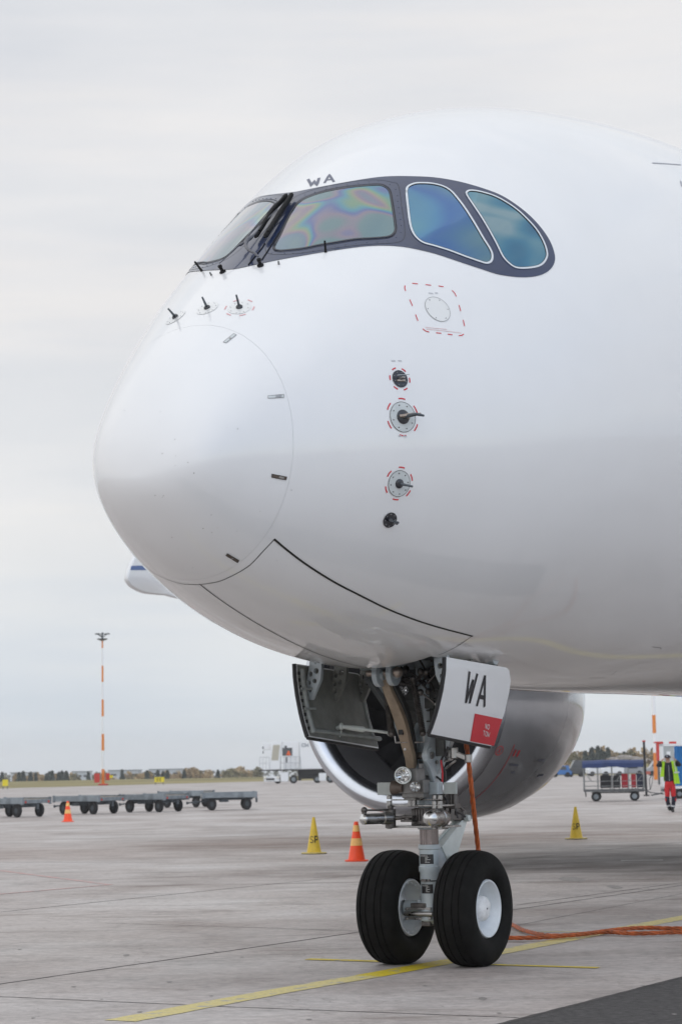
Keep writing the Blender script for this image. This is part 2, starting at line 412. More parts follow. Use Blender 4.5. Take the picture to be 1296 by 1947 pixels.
class Spl:
    def __init__(s, x, y):
        n = len(x); h = [x[i + 1] - x[i] for i in range(n - 1)]; al = [0] * n
        for i in range(1, n - 1): al[i] = 3 * ((y[i + 1] - y[i]) / h[i] - (y[i] - y[i - 1]) / h[i - 1])
        l = [1] * n; mu = [0] * n; z = [0] * n
        for i in range(1, n - 1):
            l[i] = 2 * (x[i + 1] - x[i - 1]) - h[i - 1] * mu[i - 1]; mu[i] = h[i] / l[i]; z[i] = (al[i] - h[i - 1] * z[i - 1]) / l[i]
        c = [0] * n; b = [0] * n; d = [0] * n
        for j in range(n - 2, -1, -1):
            c[j] = z[j] - mu[j] * c[j + 1]; b[j] = (y[j + 1] - y[j]) / h[j] - h[j] * (c[j + 1] + 2 * c[j]) / 3; d[j] = (c[j + 1] - c[j]) / (3 * h[j])
        s.x, s.y, s.b, s.c, s.d = x, y, b, c, d
    def __call__(s, q):
        i = 0
        while i < len(s.x) - 2 and q > s.x[i + 1]: i += 1
        t = q - s.x[i]; return s.y[i] + s.b[i] * t + s.c[i] * t * t + s.d[i] * t ** 3
TK = [math.sqrt(k) for k in KN]
ZB[0] = ZM[0] = ZT[0]; WD[0] = 0
fT, fB, fW, fM, fN = (Spl(TK, a) for a in (ZT, ZB, WD, ZM, NU))
def section(s):
    if s <= 17: t = math.sqrt(s); return fT(t), fB(t), max(1e-4, fW(t)), fM(t), fN(t)
    t = math.sqrt(17.0); T, B, W, Mz, Nn = fT(t), fB(t), fW(t), fM(t), fN(t)
    if s > 42:
        k = (s - 42) / 24.0; W = W * math.sqrt(max(0.0004, 1 - k * k * 0.98)); B = B + 4.2 * k ** 1.4; T = T - 0.5 * k * k; Mz = (T + B) / 2
    return T, B, W, Mz, Nn
def fus_pt(s, ph):
    T, B, W, Mz, Nn = section(s); c, sn = math.cos(ph), math.sin(ph)
    if sn > 0:
        e = 2 / Nn; c = math.copysign(abs(c) ** e, c); sn = sn ** e; z = Mz + (T - Mz) * sn
    else: z = Mz + (Mz - B) * sn
    return Vector((W * c, s - AL, z))
SR = 0.7825
def loft(ss, seg):
    mb = MB(); 
    for s in ss:
        for k in range(seg): mb.v.append(fus_pt(s, -math.pi / 2 + 2 * math.pi * k / seg))
    for i in range(len(ss) - 1):
        for k in range(seg):
            k2 = (k + 1) % seg; mb.f.append((i * seg + k, i * seg + k2, (i + 1) * seg + k2, (i + 1) * seg + k))
    return mb
SEG = 256
t0 = math.sqrt(SR)
rs = [((t0 - 0.0003) * (0.006 + 0.994 * i / 60)) ** 2 for i in range(61)]
fs_ = [(t0 + 0.0003 + (math.sqrt(17) - t0) * i / 200) ** 2 for i in range(201)] + [17 + 49.0 * (i + 1) / 40 for i in range(40)]
radb = loft(rs, SEG); fusb = loft(fs_, SEG)
o = len(radb.v); radb.f.append(tuple(range(SEG)))     # nose cap
def tobvh(*mbs):
    v = []; f = []
    for m in mbs:
        b = len(v); v += m.v; f += [tuple(i + b for i in x) for x in m.f]
    return BVHTree.FromPolygons(v, f)
BVH = tobvh(loft([(0.004 + (math.sqrt(17) - 0.004) * i / 260) ** 2 for i in range(261)], 320))
def surf_n(p):
    s = max(0.01, p.y + AL); T, B, W, Mz, Nn = section(s)
    up = p.z > Mz; H = (T - Mz) if up else (Mz - B)
    ph = math.atan2((p.z - Mz) / H, p.x / W)
    if up and abs(Nn - 2) > 1e-3:
        c = abs(p.x / W) ** (Nn / 2) * (1 if p.x > 0 else -1); sn = abs((p.z - Mz) / H) ** (Nn / 2); ph = math.atan2(sn, c)
    e = 1e-3
    a = fus_pt(s + e, ph) - fus_pt(max(1e-4, s - e), ph); b = fus_pt(s, ph + e) - fus_pt(s, ph - e)
    n = b.cross(a).normalized(); ax = Vector((p.x, -0.3, p.z - Mz))
    return n if n.dot(ax) > 0 else -n
def hit(u, v):
    d = rayL(u, v); h = BVH.ray_cast(CAML, d)
    if h[0] is None:
        q = CAML + d * 20; h = BVH.find_nearest(q)
    n = surf_n(h[0]); return h[0], n
radome = radb.build('radome', M_WHITE, air, smooth=60)
fus = fusb.build('fuselage', M_WHITE, None, smooth=60)
for ob in (radome, fus):
    bm = bmesh.new(); bm.from_mesh(ob.data); bmesh.ops.recalc_face_normals(bm, faces=bm.faces); bm.to_mesh(ob.data); bm.free()
# opening of the nose gear bay
BA0, BA1, BP = -1.13, 0.20, 0.60
bm = bmesh.new(); bm.from_mesh(fus.data)
def region(): return [f for f in bm.faces if f.calc_center_median().z < 3.3 and abs(f.calc_center_median().x) < 1.2 and BA0 - .5 < f.calc_center_median().y < BA1 + .5]
for co, no in (((0, BA0, 0), (0, 1, 0)), ((0, BA1, 0), (0, 1, 0)), ((BP, 0, 0), (1, 0, 0)), ((-BP, 0, 0), (1, 0, 0))):
    fc = region(); g = set(fc) | {e for f in fc for e in f.edges} | {v for f in fc for v in f.verts}
    bmesh.ops.bisect_plane(bm, geom=list(g), plane_co=co, plane_no=no, dist=1e-5)
dl = [f for f in region() if abs(f.calc_center_median().x) < BP and BA0 < f.calc_center_median().y < BA1]
bmesh.ops.delete(bm, geom=dl, context='FACES')
bm.to_mesh(fus.data); bm.free(); fus.parent = air

# ------------------------------------------------------------------ things lying on the skin
def skin_ribbon(mb, px, w, off=0.003, step=6, smooth=False):
    px = [Vector(p) for p in px]
    if smooth: px = smooth_open(px, 5)
    px = subdiv(px, step); P = []; Q = []
    for p in px:
        a, n = hit(p.x, p.y); P.append(a); Q.append(n)
    ribbon(mb, P, Q, w, off)
def zz(pts, ox, oy, s): return [Vector((ox + x / s, oy + y / s)) for x, y in pts]
def patch(outer, holes=(), off=0.003, step=7.0, clip0=False, dome=0.0):
    """fills an outline measured on the photograph with faces lying on the skin (offset outwards)"""
    loops = [outer] + list(holes); pts = []; edges = []; rng = []
    for lp in loops:
        b = len(pts); pts += list(lp); edges += [(b + i, b + (i + 1) % len(lp)) for i in range(len(lp))]
    xs = [p.x for p in outer]; ys = [p.y for p in outer]
    x = min(xs) + step / 2; r = 0
    while x < max(xs):
        y = min(ys) + (step / 2 if r % 2 else 0)
        while y < max(ys):
            q = Vector((x, y))
            if inside(q, outer) and not any(inside(q, h) for h in holes):
                if min((q - p).length for lp in loops for p in lp) > step * 0.45: pts.append(q)
            y += step
        x += step * 0.87; r += 1
    v2, _, f2, *_r = delaunay_2d_cdt(pts, edges, [], 0, 1e-5)
    mb = MB(); 
    for p in v2:
        a, n = hit(p.x, p.y); mb.v.append(a + n * off)
    for f in f2:
        c = sum((v2[i] for i in f), Vector((0, 0))) / len(f)
        if inside(c, outer) and not any(inside(c, h) for h in holes): mb.f.append(tuple(f))
    return mb
def finish_skin(mb, name, m, parent=air, clip0=False, smooth=180):
    o = mb.build(name, m, parent, smooth=smooth)
    bm = bmesh.new(); bm.from_mesh(o.data)
    if clip0: bmesh.ops.bisect_plane(bm, geom=list(bm.verts) + list(bm.edges) + list(bm.faces), plane_co=(0, 0, 0), plane_no=(1, 0, 0), clear_inner=True, dist=1e-6)
    for f in bm.faces:
        c = f.calc_center_median(); 
        if f.normal.dot(Vector((c.x, -1.0, c.z - 5.0))) < 0: f.normal_flip()
    bm.to_mesh(o.data); bm.free(); return o
def mirror(o, name=None):
    me = o.data.copy(); me.transform(Matrix.Diagonal((-1, 1, 1, 1))); me.flip_normals()
    c = bpy.data.objects.new(name or o.name, me); COL.objects.link(c); c.parent = o.parent; return c

ws = zz([(100, 690), (150, 590), (210, 460), (260, 372), (315, 318), (390, 280), (520, 240), (680, 210), (820, 195), (940, 189), (990, 199), (1028, 232), (1044, 300), (1060, 400), (1074, 500), (1076, 550), (1055, 585), (1010, 602), (900, 612), (760, 620), (600, 645), (450, 670), (330, 695), (200, 710), (125, 713)], 500, 310, 4.32)
w2 = zz([(90, 190), (100, 145), (150, 120), (210, 115), (290, 120), (370, 140), (430, 175), (480, 230), (540, 310), (610, 420), (680, 540), (730, 620), (748, 670), (740, 715), (705, 732), (650, 718), (540, 680), (420, 635), (300, 598), (220, 575), (170, 540), (135, 490), (115, 420), (100, 300)], 750, 320, 4.05)
w3 = zz([(552, 205), (558, 180), (590, 172), (660, 182), (760, 212), (850, 258), (940, 320), (1020, 395), (1090, 475), (1140, 560), (1165, 630), (1168, 680), (1140, 730), (1090, 758), (1000, 770), (930, 765), (880, 735), (830, 680), (780, 580), (720, 470), (660, 370), (600, 280)], 750, 320, 4.05)
ws, w2, w3 = (smooth_closed(w, 4) for w in (ws, w2, w3))
maskpx = [Vector(p) for p in [(462, 384), (500, 374.5), (530, 370.5), (556, 365.8), (605, 356), (650, 347.5), (708, 338), (743, 335), (782, 335), (824, 337), (861, 342.7), (888, 349), (918, 358), (947.5, 369), (972, 383), (997, 401.5), (1016.7, 420), (1034, 441), (1046, 460.7), (1053, 480.5), (1054, 495), (1048.8, 508), (1036.4, 518.8), (1016.7, 525.4), (992, 527), (967, 525), (942.6, 520.5), (918, 512.6), (888, 502.7), (858.6, 492.8), (829, 483), (799, 475.5), (766, 469.2), (731.5, 466.8), (697, 468), (662, 472), (615.7, 479), (569, 487), (534.7, 493), (500, 500), (475, 505.5), (440, 513), (418, 517), (408, 505), (430, 450)]]
mk = smooth_closed(maskpx[:-1] + [maskpx[-1]], 3)
mask = finish_skin(patch(mk, [offset_closed(ws, -1.0), offset_closed(w2, -2.0), offset_closed(w3, -2.0)], 0.004, 7), 'window_mask', M_MASK, clip0=True)
mirror(mask)
mk2 = MB()
for a_, b_ in (((744, 686), (750, 686)), ((757, 685.5), (762, 686)), ((758, 829), (762, 829)), ((766, 829), (772, 830)), ((815, 557), (822, 558)), ((827, 557), (831, 557))): skin_ribbon(mk2, [a_, b_], .012, .003, step=2)
finish_skin(mk2, 'small_stencil', mat('faint_print', (.52, .53, .56), .5))
def pane(px, m, name='cockpit_window', off=0.0055):
    o = finish_skin(patch(px, (), off, 7), name, m); mirror(o); return o
pane(offset_closed(ws, 0.5), M_GLASS_F, 'windscreen_pane'); pane(w2, M_GLASS_S); pane(w3, M_GLASS_R)
def ring(px, w, m, name, off):
    mb = MB(); P = []; Q = []
    for p in px + [px[0], px[1]]:
        a, n = hit(p.x, p.y); P.append(a); Q.append(n)
    ribbon(mb, P, Q, w, off, square=False); o = finish_skin(mb, name, m); mirror(o); return o
M_SEAL = mat('window_seal_grey', (0.055, 0.058, 0.07), 0.5)
ring(offset_closed(ws, 1.2), 0.014, M_SEAL, 'window_seal', 0.009)
ring(offset_closed(ws, 4.0), 0.006, M_RUBBERSEAL, 'window_seal', 0.007)
ring(w2, 0.019, M_RIM, 'window_frame', 0.010); ring(w3, 0.017, M_RIM, 'window_frame', 0.010)
ring(offset_closed(w2, -1.9), 0.007, M_RUBBERSEAL, 'window_seal', 0.008); ring(offset_closed(w3, -1.9), 0.007, M_RUBBERSEAL, 'window_seal', 0.008)
# bolted windscreen frame: a fine joint line and the bolt heads
fr = smooth_closed(zz([(20, 690), (45, 745), (170, 752), (330, 740), (560, 705), (760, 678), (930, 665), (1090, 655), (1155, 620), (1160, 520), (1140, 380), (1112, 190), (1060, 160), (950, 140), (800, 145), (640, 170), (450, 210), (300, 262), (230, 310), (150, 440), (60, 600)], 500, 310, 4.32), 4)
o = finish_skin((lambda mb: (skin_ribbon(mb, fr + [fr[0]], 0.0035, 0.0052, step=9), mb)[1])(MB()), 'frame_joint', M_RUBBERSEAL); mirror(o)
bolts = MB()
bl = zz([(70, 742), (177, 742), (245, 742), (325, 736), (410, 722), (590, 683), (677, 671), (765, 660), (850, 654), (935, 648), (1022, 640), (1092, 609), (1130, 568), (1132, 512), (1128, 462), (1120, 412), (1112, 366), (1105, 314), (1102, 268), (1088, 215), (1040, 174), (945, 148), (870, 153), (782, 165), (692, 179), (602, 198), (516, 216), (426, 240), (345, 262)], 500, 310, 4.32)
for q in bl:
    a, n = hit(q.x, q.y)
    for sg in (1, -1): bolts.lathe([(0.003, .0055), (.006, .005), (.008, .002)], Vector((a.x * sg, a.y, a.z)), Vector((n.x * sg, n.y, n.z)), 8)
o = bolts.build('frame_bolts', mat('bolt_heads', (0.10, 0.11, 0.15), 0.3, metal=0.5), air)

# seams, gear door outlines, small marks
ln = MB()
dl_up = zz([(122, 75), (200, 140), (300, 215), (450, 310), (600, 388), (750, 462), (900, 522), (1050, 570), (1230, 617)], 480, 1000, 2.945)
skin_ribbon(ln, dl_up, 0.017, 0.003, smooth=True)
o = finish_skin(ln, 'door_edge_gap', M_LINE); mirror(o)
ln = MB()
skin_ribbon(ln, [(522, 1024.5), (500, 1048), (480, 1069.6), (467, 1080), (447, 1091.6), (420, 1104), (400, 1108.5), (382.6, 1111)], 0.007, 0.003, smooth=True)
skin_ribbon(ln, [(897, 1209), (871, 1227), (846, 1240), (833, 1245)], 0.008, 0.003, smooth=True)
o = finish_skin(ln, 'door_end_gap', M_LINE); mirror(o)
ln = MB(); P = [fus_pt(AL + a, -math.pi / 2) for a in [-3.87 + i * 0.04 for i in range(68)]]
ribbon(ln, P, [surf_n(p) for p in P], 0.009, 0.003); finish_skin(ln, 'door_centre_gap', M_LINE)
ln = MB()
for pl, w in (([(1075 / 3.857 + 960, 1100 + 500 / 3.857), (1141 / 3.857 + 960, 1100 + 508 / 3.857), (1140 / 3.857 + 960, 1100 + 518 / 3.857)], .005),
              ([(1121, 1289), (1150, 1289)], .005), ([(993, 1301.5), (1042, 1297)], .006), ([(1162, 1283), (1171, 1276)], .005)):
    skin_ribbon(ln, pl, w, 0.003)
finish_skin(ln, 'belly_panel_gap', M_LINE)
ln = MB(); skin_ribbon(ln, [(1240, 309.5), (1268, 311), (1294, 313)], 0.016, 0.004); skin_ribbon(ln, [(1294, 345), (1296.5, 354)], 0.03, 0.004)
finish_skin(ln, 'roof_line_mark', mat('roof_mark_grey', (0.42, 0.43, 0.47), 0.5))
# small registration letters over the windscreen
def px_text(txt, o, xv, yv, gap=0.28, widths=None):
    out = []; x = 0
    for ch in txt:
        if ch == ' ': x += 0.6; continue
        for st in GLY[ch]: out.append([Vector(o) + Vector(xv) * (x + p[0]) + Vector(yv) * p[1] for p in st])
        x += 1 + gap
    return out
ln = MB()
for st in px_text('W', (589, 353.2), (17.0, -1.8), (-1.6, -12.5)): skin_ribbon(ln, st, 0.026, 0.003, step=3)
for st in px_text('A', (617.2, 346.8), (17.0, -2.0), (0, -14)): skin_ribbon(ln, st, 0.022, 0.003, step=3)
finish_skin(ln, 'registration_lettering', M_GREYPRINT)
# specks of dirt and insects on the nose
sp = MB(); rs_ = random.Random(3)
for k in range(34):
    a, n = hit(rs_.uniform(230, 560), rs_.uniform(760, 1100)); r_ = rs_.uniform(.002, .0045); t_ = n.cross(Vector((0, 1, .1))).normalized(); s_ = n.cross(t_)
    sp.add([a + n * .002 + (t_ * math.cos(q * 1.05) * rs_.uniform(.7, 1.3) + s_ * math.sin(q * 1.05)) * r_ for q in range(6)], [tuple(range(6))])
tag(finish_skin(sp, 'dirt_specks', mat('dirt_grey', (0.22, 0.21, 0.20), .8)), kind='stuff')
# access panel with dashed red outline
ln = MB()
for dsh in [[(270, 90), (268, 108), (274, 128)], [(325, 72), (363, 76)], [(424, 82), (461, 86)], [(520, 92), (553, 97)], [(620, 126), (638, 145), (649, 168)], [(670, 235), (682, 277)], [(701, 345), (710, 388)], [(403, 410), (420, 424), (447, 433)], [(502, 439), (536, 442)], [(588, 449), (619, 453)], [(670, 459), (690, 458), (703, 449)], [(306, 194), (325, 238)], [(349, 305), (365, 348)]]:
    skin_ribbon(ln, zz(dsh, 700, 520, 3.894), 0.0085, 0.003, step=3)
finish_skin(ln, 'dashed_outline', M_RED)
ln = MB()
for r_ in (((422, 398), (582, 413)), ((430, 411), (560, 424)), ((560, 424), (688, 440))):
    q = zz(r_, 700, 520, 3.894); n_ = int((q[1] - q[0]).length / 2.4)
    for i in range(n_):
        a = q[0].lerp(q[1], i / n_); b = q[0].lerp(q[1], (i + 0.7) / n_); skin_ribbon(ln, [a, b], 0.005, 0.003)
finish_skin(ln, 'fine_print', M_PINK)
def disc(c, rx, ry, rot=0.0, n=28):
    return [Vector((c[0] + rx * math.cos(t) * math.cos(rot) - ry * math.sin(t) * math.sin(rot), c[1] + rx * math.cos(t) * math.sin(rot) + ry * math.sin(t) * math.cos(rot))) for t in [2 * math.pi * i / n for i in range(n)]]
def skin_disc(mb, a, n, r, off, thick=0.0):
    """round plate on the skin at local point a"""
    t = n.cross(Vector((0, 1, 0))).normalized(); s = n.cross(t); vs = [a + n * (off + 0.001)]
    for i in range(28):
        p = a + (t * math.cos(i * math.pi / 14) + s * math.sin(i * math.pi / 14)) * r
        h = BVH.find_nearest(p)[0]; vs.append(h + n * off)
    k = len(mb.v); mb.v += vs; mb.f += [(k, k + 1 + i, k + 1 + (i + 1) % 28) for i in range(28)]
def skin_ring(mb, a, n, r, w, off, a0=0, a1=360):
    t = n.cross(Vector((0, 1, 0))).normalized(); s = n.cross(t); P = []
    k = max(3, int((a1 - a0) / 8))
    for i in range(k + 1):
        an = R(a0 + (a1 - a0) * i / k); p = BVH.find_nearest(a + (t * math.cos(an) + s * math.sin(an)) * r)[0]; P.append(p)
    ribbon(mb, P, [surf_n(p) for p in P], w, off, square=False)
M_DISC = mat('antenna_cover_ivory', (0.755, 0.765, 0.765), 0.42, coat=1); M_SCR2 = mat('faint_edge', (.6, .61, .62), .5); M_SCR = mat('light_screws', (0.5, 0.51, 0.53), 0.4); M_PLG = mat('probe_plate_grey', (0.58, 0.62, 0.63), 0.4, coat=0.3, var=0.08)
a, n = hit(831.5, 587.5); mb = MB(); skin_disc(mb, a, n, 0.118, 0.003); cv = finish_skin(mb, 'round_cover', M_DISC)
mb = MB(); skin_ring(mb, a, n, 0.118, 0.004, 0.0045); finish_skin(mb, 'cover_edge', mat('cover_edge_grey', (.36, .37, .37), .5), cv)
t_ = n.cross(Vector((0, 1, 0))).normalized(); s_ = n.cross(t_); mb = MB()
for k in range(6):
    q = a + (t_ * math.cos(k * 1.047 + .4) + s_ * math.sin(k * 1.047 + .4)) * 0.1; mb.cyl(q, q + n * .006, 0.004, seg=8)
mb.build('cover_screws', M_FINE, cv)
def dashes(mb, a, n, r, cnt, w=0.010, frac=0.38, ph=0):
    for k in range(cnt): skin_ring(mb, a, n, r, w, 0.003, ph + k * 360 / cnt, ph + (k + frac) * 360 / cnt)
def probe(name, px, plate_r, plate_m, hub_r, hub_m, tip=None, rod_r=0.009, dash=None, hgt=0.09, kind='pitot'):
    a, n = hit(*px); root = None
    mb = MB(); skin_disc(mb, a, n, plate_r, 0.005 if plate_m != M_DISC else 0.003)
    root = finish_skin(mb, name, plate_m)
    if plate_m != M_DISC: mb = MB(); skin_ring(mb, a, n, plate_r, 0.0035, 0.0062); finish_skin(mb, 'plate_edge', M_RUBBERSEAL if plate_m != M_DISC else M_SCR2, root)
    t_ = n.cross(Vector((0, 1, 0))).normalized(); s_ = n.cross(t_)
    mb = MB()
    for k in range(8):
        q = a + (t_ * math.cos(k * .785 + .3) + s_ * math.sin(k * .785 + .3)) * plate_r * 0.8; mb.cyl(q + n * .004, q + n * .009, 0.0045, seg=8)
    mb.build('plate_screws', M_FINE if plate_m is M_DARKPL else (M_WHITE if plate_m is M_DISC else M_DSTEEL), root)
    mb = MB(); mb.lathe([(0.002, hub_r), (0.012, hub_r), (0.02, hub_r * .72), (0.024, hub_r * .3)], a, n, 20); mb.build('hub', hub_m, root)
    if tip is not None:
        d = rayL(*tip); nn = n; q = a + n * hgt
        # point on the tip's sight line nearest to the plane a probe's height above the skin
        k = (q - CAML).dot(nn) / d.dot(nn); T = CAML + d * k
        aft = Vector((0, 1, 0))
        mb = MB()
        if kind == 'pitot':
            mb.tube([a + n * .01, a.lerp(T, .5) + n * .012, T], [rod_r * 1.25, rod_r, rod_r * .85], 10)
        else:
            mid = a + n * hgt * 0.8 + (T - a) * 0.3
            mb.tube([a + n * .01, mid, T], [rod_r * 1.9, rod_r * 1.5, rod_r], 10)
        mb.build('probe_rod', M_PROBE, root, smooth=60)
    if dash:
        mb = MB(); dashes(mb, a, n, dash[0], dash[1], 0.011, 0.42, dash[2]); finish_skin(mb, 'dashed_ring', M_RED if plate_m != M_DISC else M_REDL2, root)
    return root, a, n
M_REDL2 = mat('stencil_red_faded', (0.74, 0.42, 0.43), 0.5); M_DARKPL = mat('dark_probe_plate', (0.02, 0.022, 0.03), 0.35, coat=0.4); M_PROBE = mat('heated_probe_metal', (0.10, 0.115, 0.13), 0.35, metal=0.7, var=0.2)
M_TANST = mat('warm_cast_metal', (0.36, 0.30, 0.26), 0.35, metal=0.6, var=0.3, vscale=30)
# angle of attack vane
r0, a, n = probe('vane_sensor', (759.6, 720.3), 0.070, M_DARKPL, 0.02, M_DARKPL, None, dash=(0.094, 6, 10))
q0, q1 = hit(749, 716.5)[0], hit(771.5, 715.5)[0]; mb = MB(); mb.bar(q0 + n * .045, q1 + n * .045, 0.012, 0.006); mb.bar(a + n * .005, a + n * .045 + (q1 - q0) * 0.1, 0.03, 0.012); mb.build('vane', M_STEEL, r0)
q0, q1 = hit(753, 724)[0], hit(768, 724)[0]; mb = MB(); mb.bar(q0 + n * .012, q1 + n * .012, 0.014, 0.014); mb.build('vane_mount', M_TANST, r0)
r1, a, n = probe('multifunction_probe', (765, 792.7), 0.121, M_PLG, 0.058, M_DARKPL, (805, 790), 0.009, dash=(0.15, 6, -15), hgt=0.13, kind='bent')
q0, q1 = hit(756.5, 792)[0], hit(776, 790)[0]; mb = MB(); mb.bar(q0 + n * .02, q1 + n * .07, 0.035, 0.02); mb.bar(q0 + n * .012, hit(774, 796)[0] + n * .012, 0.05, 0.012); mb.bar(q1 + n * .07, hit(785, 791)[0] + n * .11, 0.018, 0.014); mb.build('probe_mount', M_TANST, r1, bevel=.003)
r2, a, n = probe('multifunction_probe', (758, 919.3), 0.104, M_PLG, 0.038, M_DARKPL, (784, 925), 0.010, dash=(0.13, 6, -10), hgt=0.12)
r3, a, n = probe('multifunction_probe', (740.6, 988.7), 0.062, M_DARKPL, 0.02, M_DARKPL, (757, 994), 0.011, hgt=0.10)
mb = MB(); mb.bar(hit(736, 987)[0] + n * .02, hit(748, 991)[0] + n * .06, 0.03, 0.02); mb.build('probe_mount', M_DARKPL, r3)
for px, tip in (((455, 584.5), (449, 560.5)), ((394, 585.5), (384.5, 565)), ((333.6, 603), (320, 587))):
    r_, a, n = probe('pitot_probe', px, 0.094, M_DISC, 0.027, M_DARKPL, tip, 0.009, dash=(0.118, 6, 5) if px[0] > 450 else None, hgt=0.12)
# radome latches
for q, m in (([(1023, 655), (1022, 641), (1112, 632), (1114, 650)], M_PLG), ([(1043, 1108), (1043, 1088), (1130, 1105), (1125, 1123)], M_BROWN), ([(790, 1543), (857, 1583), (848, 1596), (780, 1554)], M_BROWN), ([(767, 333), (825, 285), (843, 291), (783, 338)], M_PLG)):
    q = zz(q, 170, 540, 3.014); qs = subdiv(q + [q[0]], 4)[:-1]
    o = finish_skin(patch(qs, (), 0.004, 3), 'radome_latch', m, radome); mb = MB(); skin_ribbon(mb, q + [q[0]], 0.003, 0.005, step=4); finish_skin(mb, 'latch_edge', M_LINE if m is M_BROWN else M_FINE, radome)
    mb = MB(); c = (q[0] + q[1] + q[2] + q[3]) / 4; e = (q[2] + q[3] - q[0] - q[1]) / 2; skin_ribbon(mb, [c + e * .02, c + e * .3], 0.016, 0.006, step=2); finish_skin(mb, 'latch_button', M_STEEL, radome)
# windscreen wipers
def over(px, h): a, n = hit(*px); return a + n * h
def zt(p, ox=350, oy=320, s=4.32): return (ox + p[0] / s, oy + p[1] / s)
M_WIPE = mat('wiper_black', (0.010, 0.010, 0.011), 0.7, spec=.25); M_WARM = mat('wiper_arm_grey', (0.10, 0.105, 0.125), 0.4)
def wiper(pts_arm, hs, rads, bl, blh, piv):
    a, n = hit(*piv); mb = MB(); mb.lathe([(0, .028), (.01, .028), (.015, .015), (.045, .014), (.05, .019), (.066, .018), (.07, .008)], a, n, 16)
    w = mb.build('wiper', M_WIPE, air)
    P = smooth_open([over(p, h) for p, h in zip(pts_arm, hs)], 5); rr = []
    for i in range(len(rads) - 1): rr += [rads[i] + (rads[i + 1] - rads[i]) * k / 5 for k in range(5)]
    MB().tube(P, rr + [rads[-1]], 10).build('wiper_arm', M_WARM, w, smooth=60)
    mb = MB(); B = [over(p, blh) for p in bl]; B = smooth_open(B, 4); mb.tube(B, [.007] + [.021] * (len(B) - 2) + [.007], 8); mb.tube([p + Vector((0.014, 0.0, 0.02)) for p in B[2:-2]], .010, 6)
    mb.build('wiper_blade', M_WIPE, w)
    return w
wiper([zt(p) for p in [(625, 785), (600, 765), (555, 742), (536, 705), (545, 665), (575, 635), (610, 590), (690, 480), (785, 385)]], [.07, .08, .085, .085, .085, .08, .07, .06, .06], [.008, .011, .013, .014, .019, .018, .009, .007, .005],
      [zt(p) for p in [(675, 608), (715, 545), (800, 405), (870, 300), (903, 245)]], .05, zt((627, 800)))
wiper([zt(p) for p in [(315, 830), (390, 775), (465, 700), (490, 675), (518, 645), (600, 530), (690, 425), (760, 340), (800, 310)]], [.06, .07, .07, .06, .055, .055, .055, .055, .05], [.005, .004, .007, .014, .009, .004, .004, .004, .004],
      [zt(p) for p in [(600, 610), (650, 530), (740, 390), (815, 310), (862, 252)]], .05, zt((318, 852)))
mb = MB()
for s_ in ([(530, 795), (640, 660), (665, 620)], [(640, 755), (715, 640), (790, 520)]): mb.tube([over(zt(p), .008) for p in s_], .005, 6)
mb.build('wiper_hoses', M_WIPE, air)
# ice detector pins and small drains under the windscreen
for b_, t_ in (((457.5 + 161.5, 479), (617, 457)), ((384, 515), (370, 497))):
    a, n = hit(*b_); d = rayL(*t_); q = a + n * .09; T = CAML + d * ((q - CAML).dot(n) / d.dot(n)); MB().tube([a, a.lerp(T, .15), T], [.012, .010, .008], 8).build('ice_probe', M_WIPE, air)
mb = MB()
for b_ in ((402, 523), (530, 502)):
    a, n = hit(*b_); mb.lathe([(0, .009), (.03, .007), (.032, .001)], a, n, 8)
mb.build('washer_nozzles', M_FINE, air)
# ------------------------------------------------------------------ nose gear bay
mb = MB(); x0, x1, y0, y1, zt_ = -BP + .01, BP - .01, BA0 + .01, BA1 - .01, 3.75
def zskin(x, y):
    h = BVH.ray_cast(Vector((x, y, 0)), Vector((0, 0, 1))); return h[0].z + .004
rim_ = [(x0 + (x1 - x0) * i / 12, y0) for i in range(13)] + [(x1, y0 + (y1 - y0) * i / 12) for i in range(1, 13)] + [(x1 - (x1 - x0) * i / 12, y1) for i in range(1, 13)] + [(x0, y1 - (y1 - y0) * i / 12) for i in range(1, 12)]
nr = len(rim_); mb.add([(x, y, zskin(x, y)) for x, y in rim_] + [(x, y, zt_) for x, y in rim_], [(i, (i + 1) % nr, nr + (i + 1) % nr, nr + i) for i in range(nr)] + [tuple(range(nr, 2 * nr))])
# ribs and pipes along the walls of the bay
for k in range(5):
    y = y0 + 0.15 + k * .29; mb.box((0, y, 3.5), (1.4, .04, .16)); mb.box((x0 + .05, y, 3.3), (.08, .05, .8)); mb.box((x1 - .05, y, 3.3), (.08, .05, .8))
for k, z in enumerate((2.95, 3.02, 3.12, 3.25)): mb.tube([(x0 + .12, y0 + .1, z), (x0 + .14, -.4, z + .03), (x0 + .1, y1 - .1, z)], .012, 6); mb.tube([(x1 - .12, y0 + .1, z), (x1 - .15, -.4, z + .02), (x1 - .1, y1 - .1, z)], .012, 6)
mb.build('gear_bay', M_DARK, air, smooth=0)

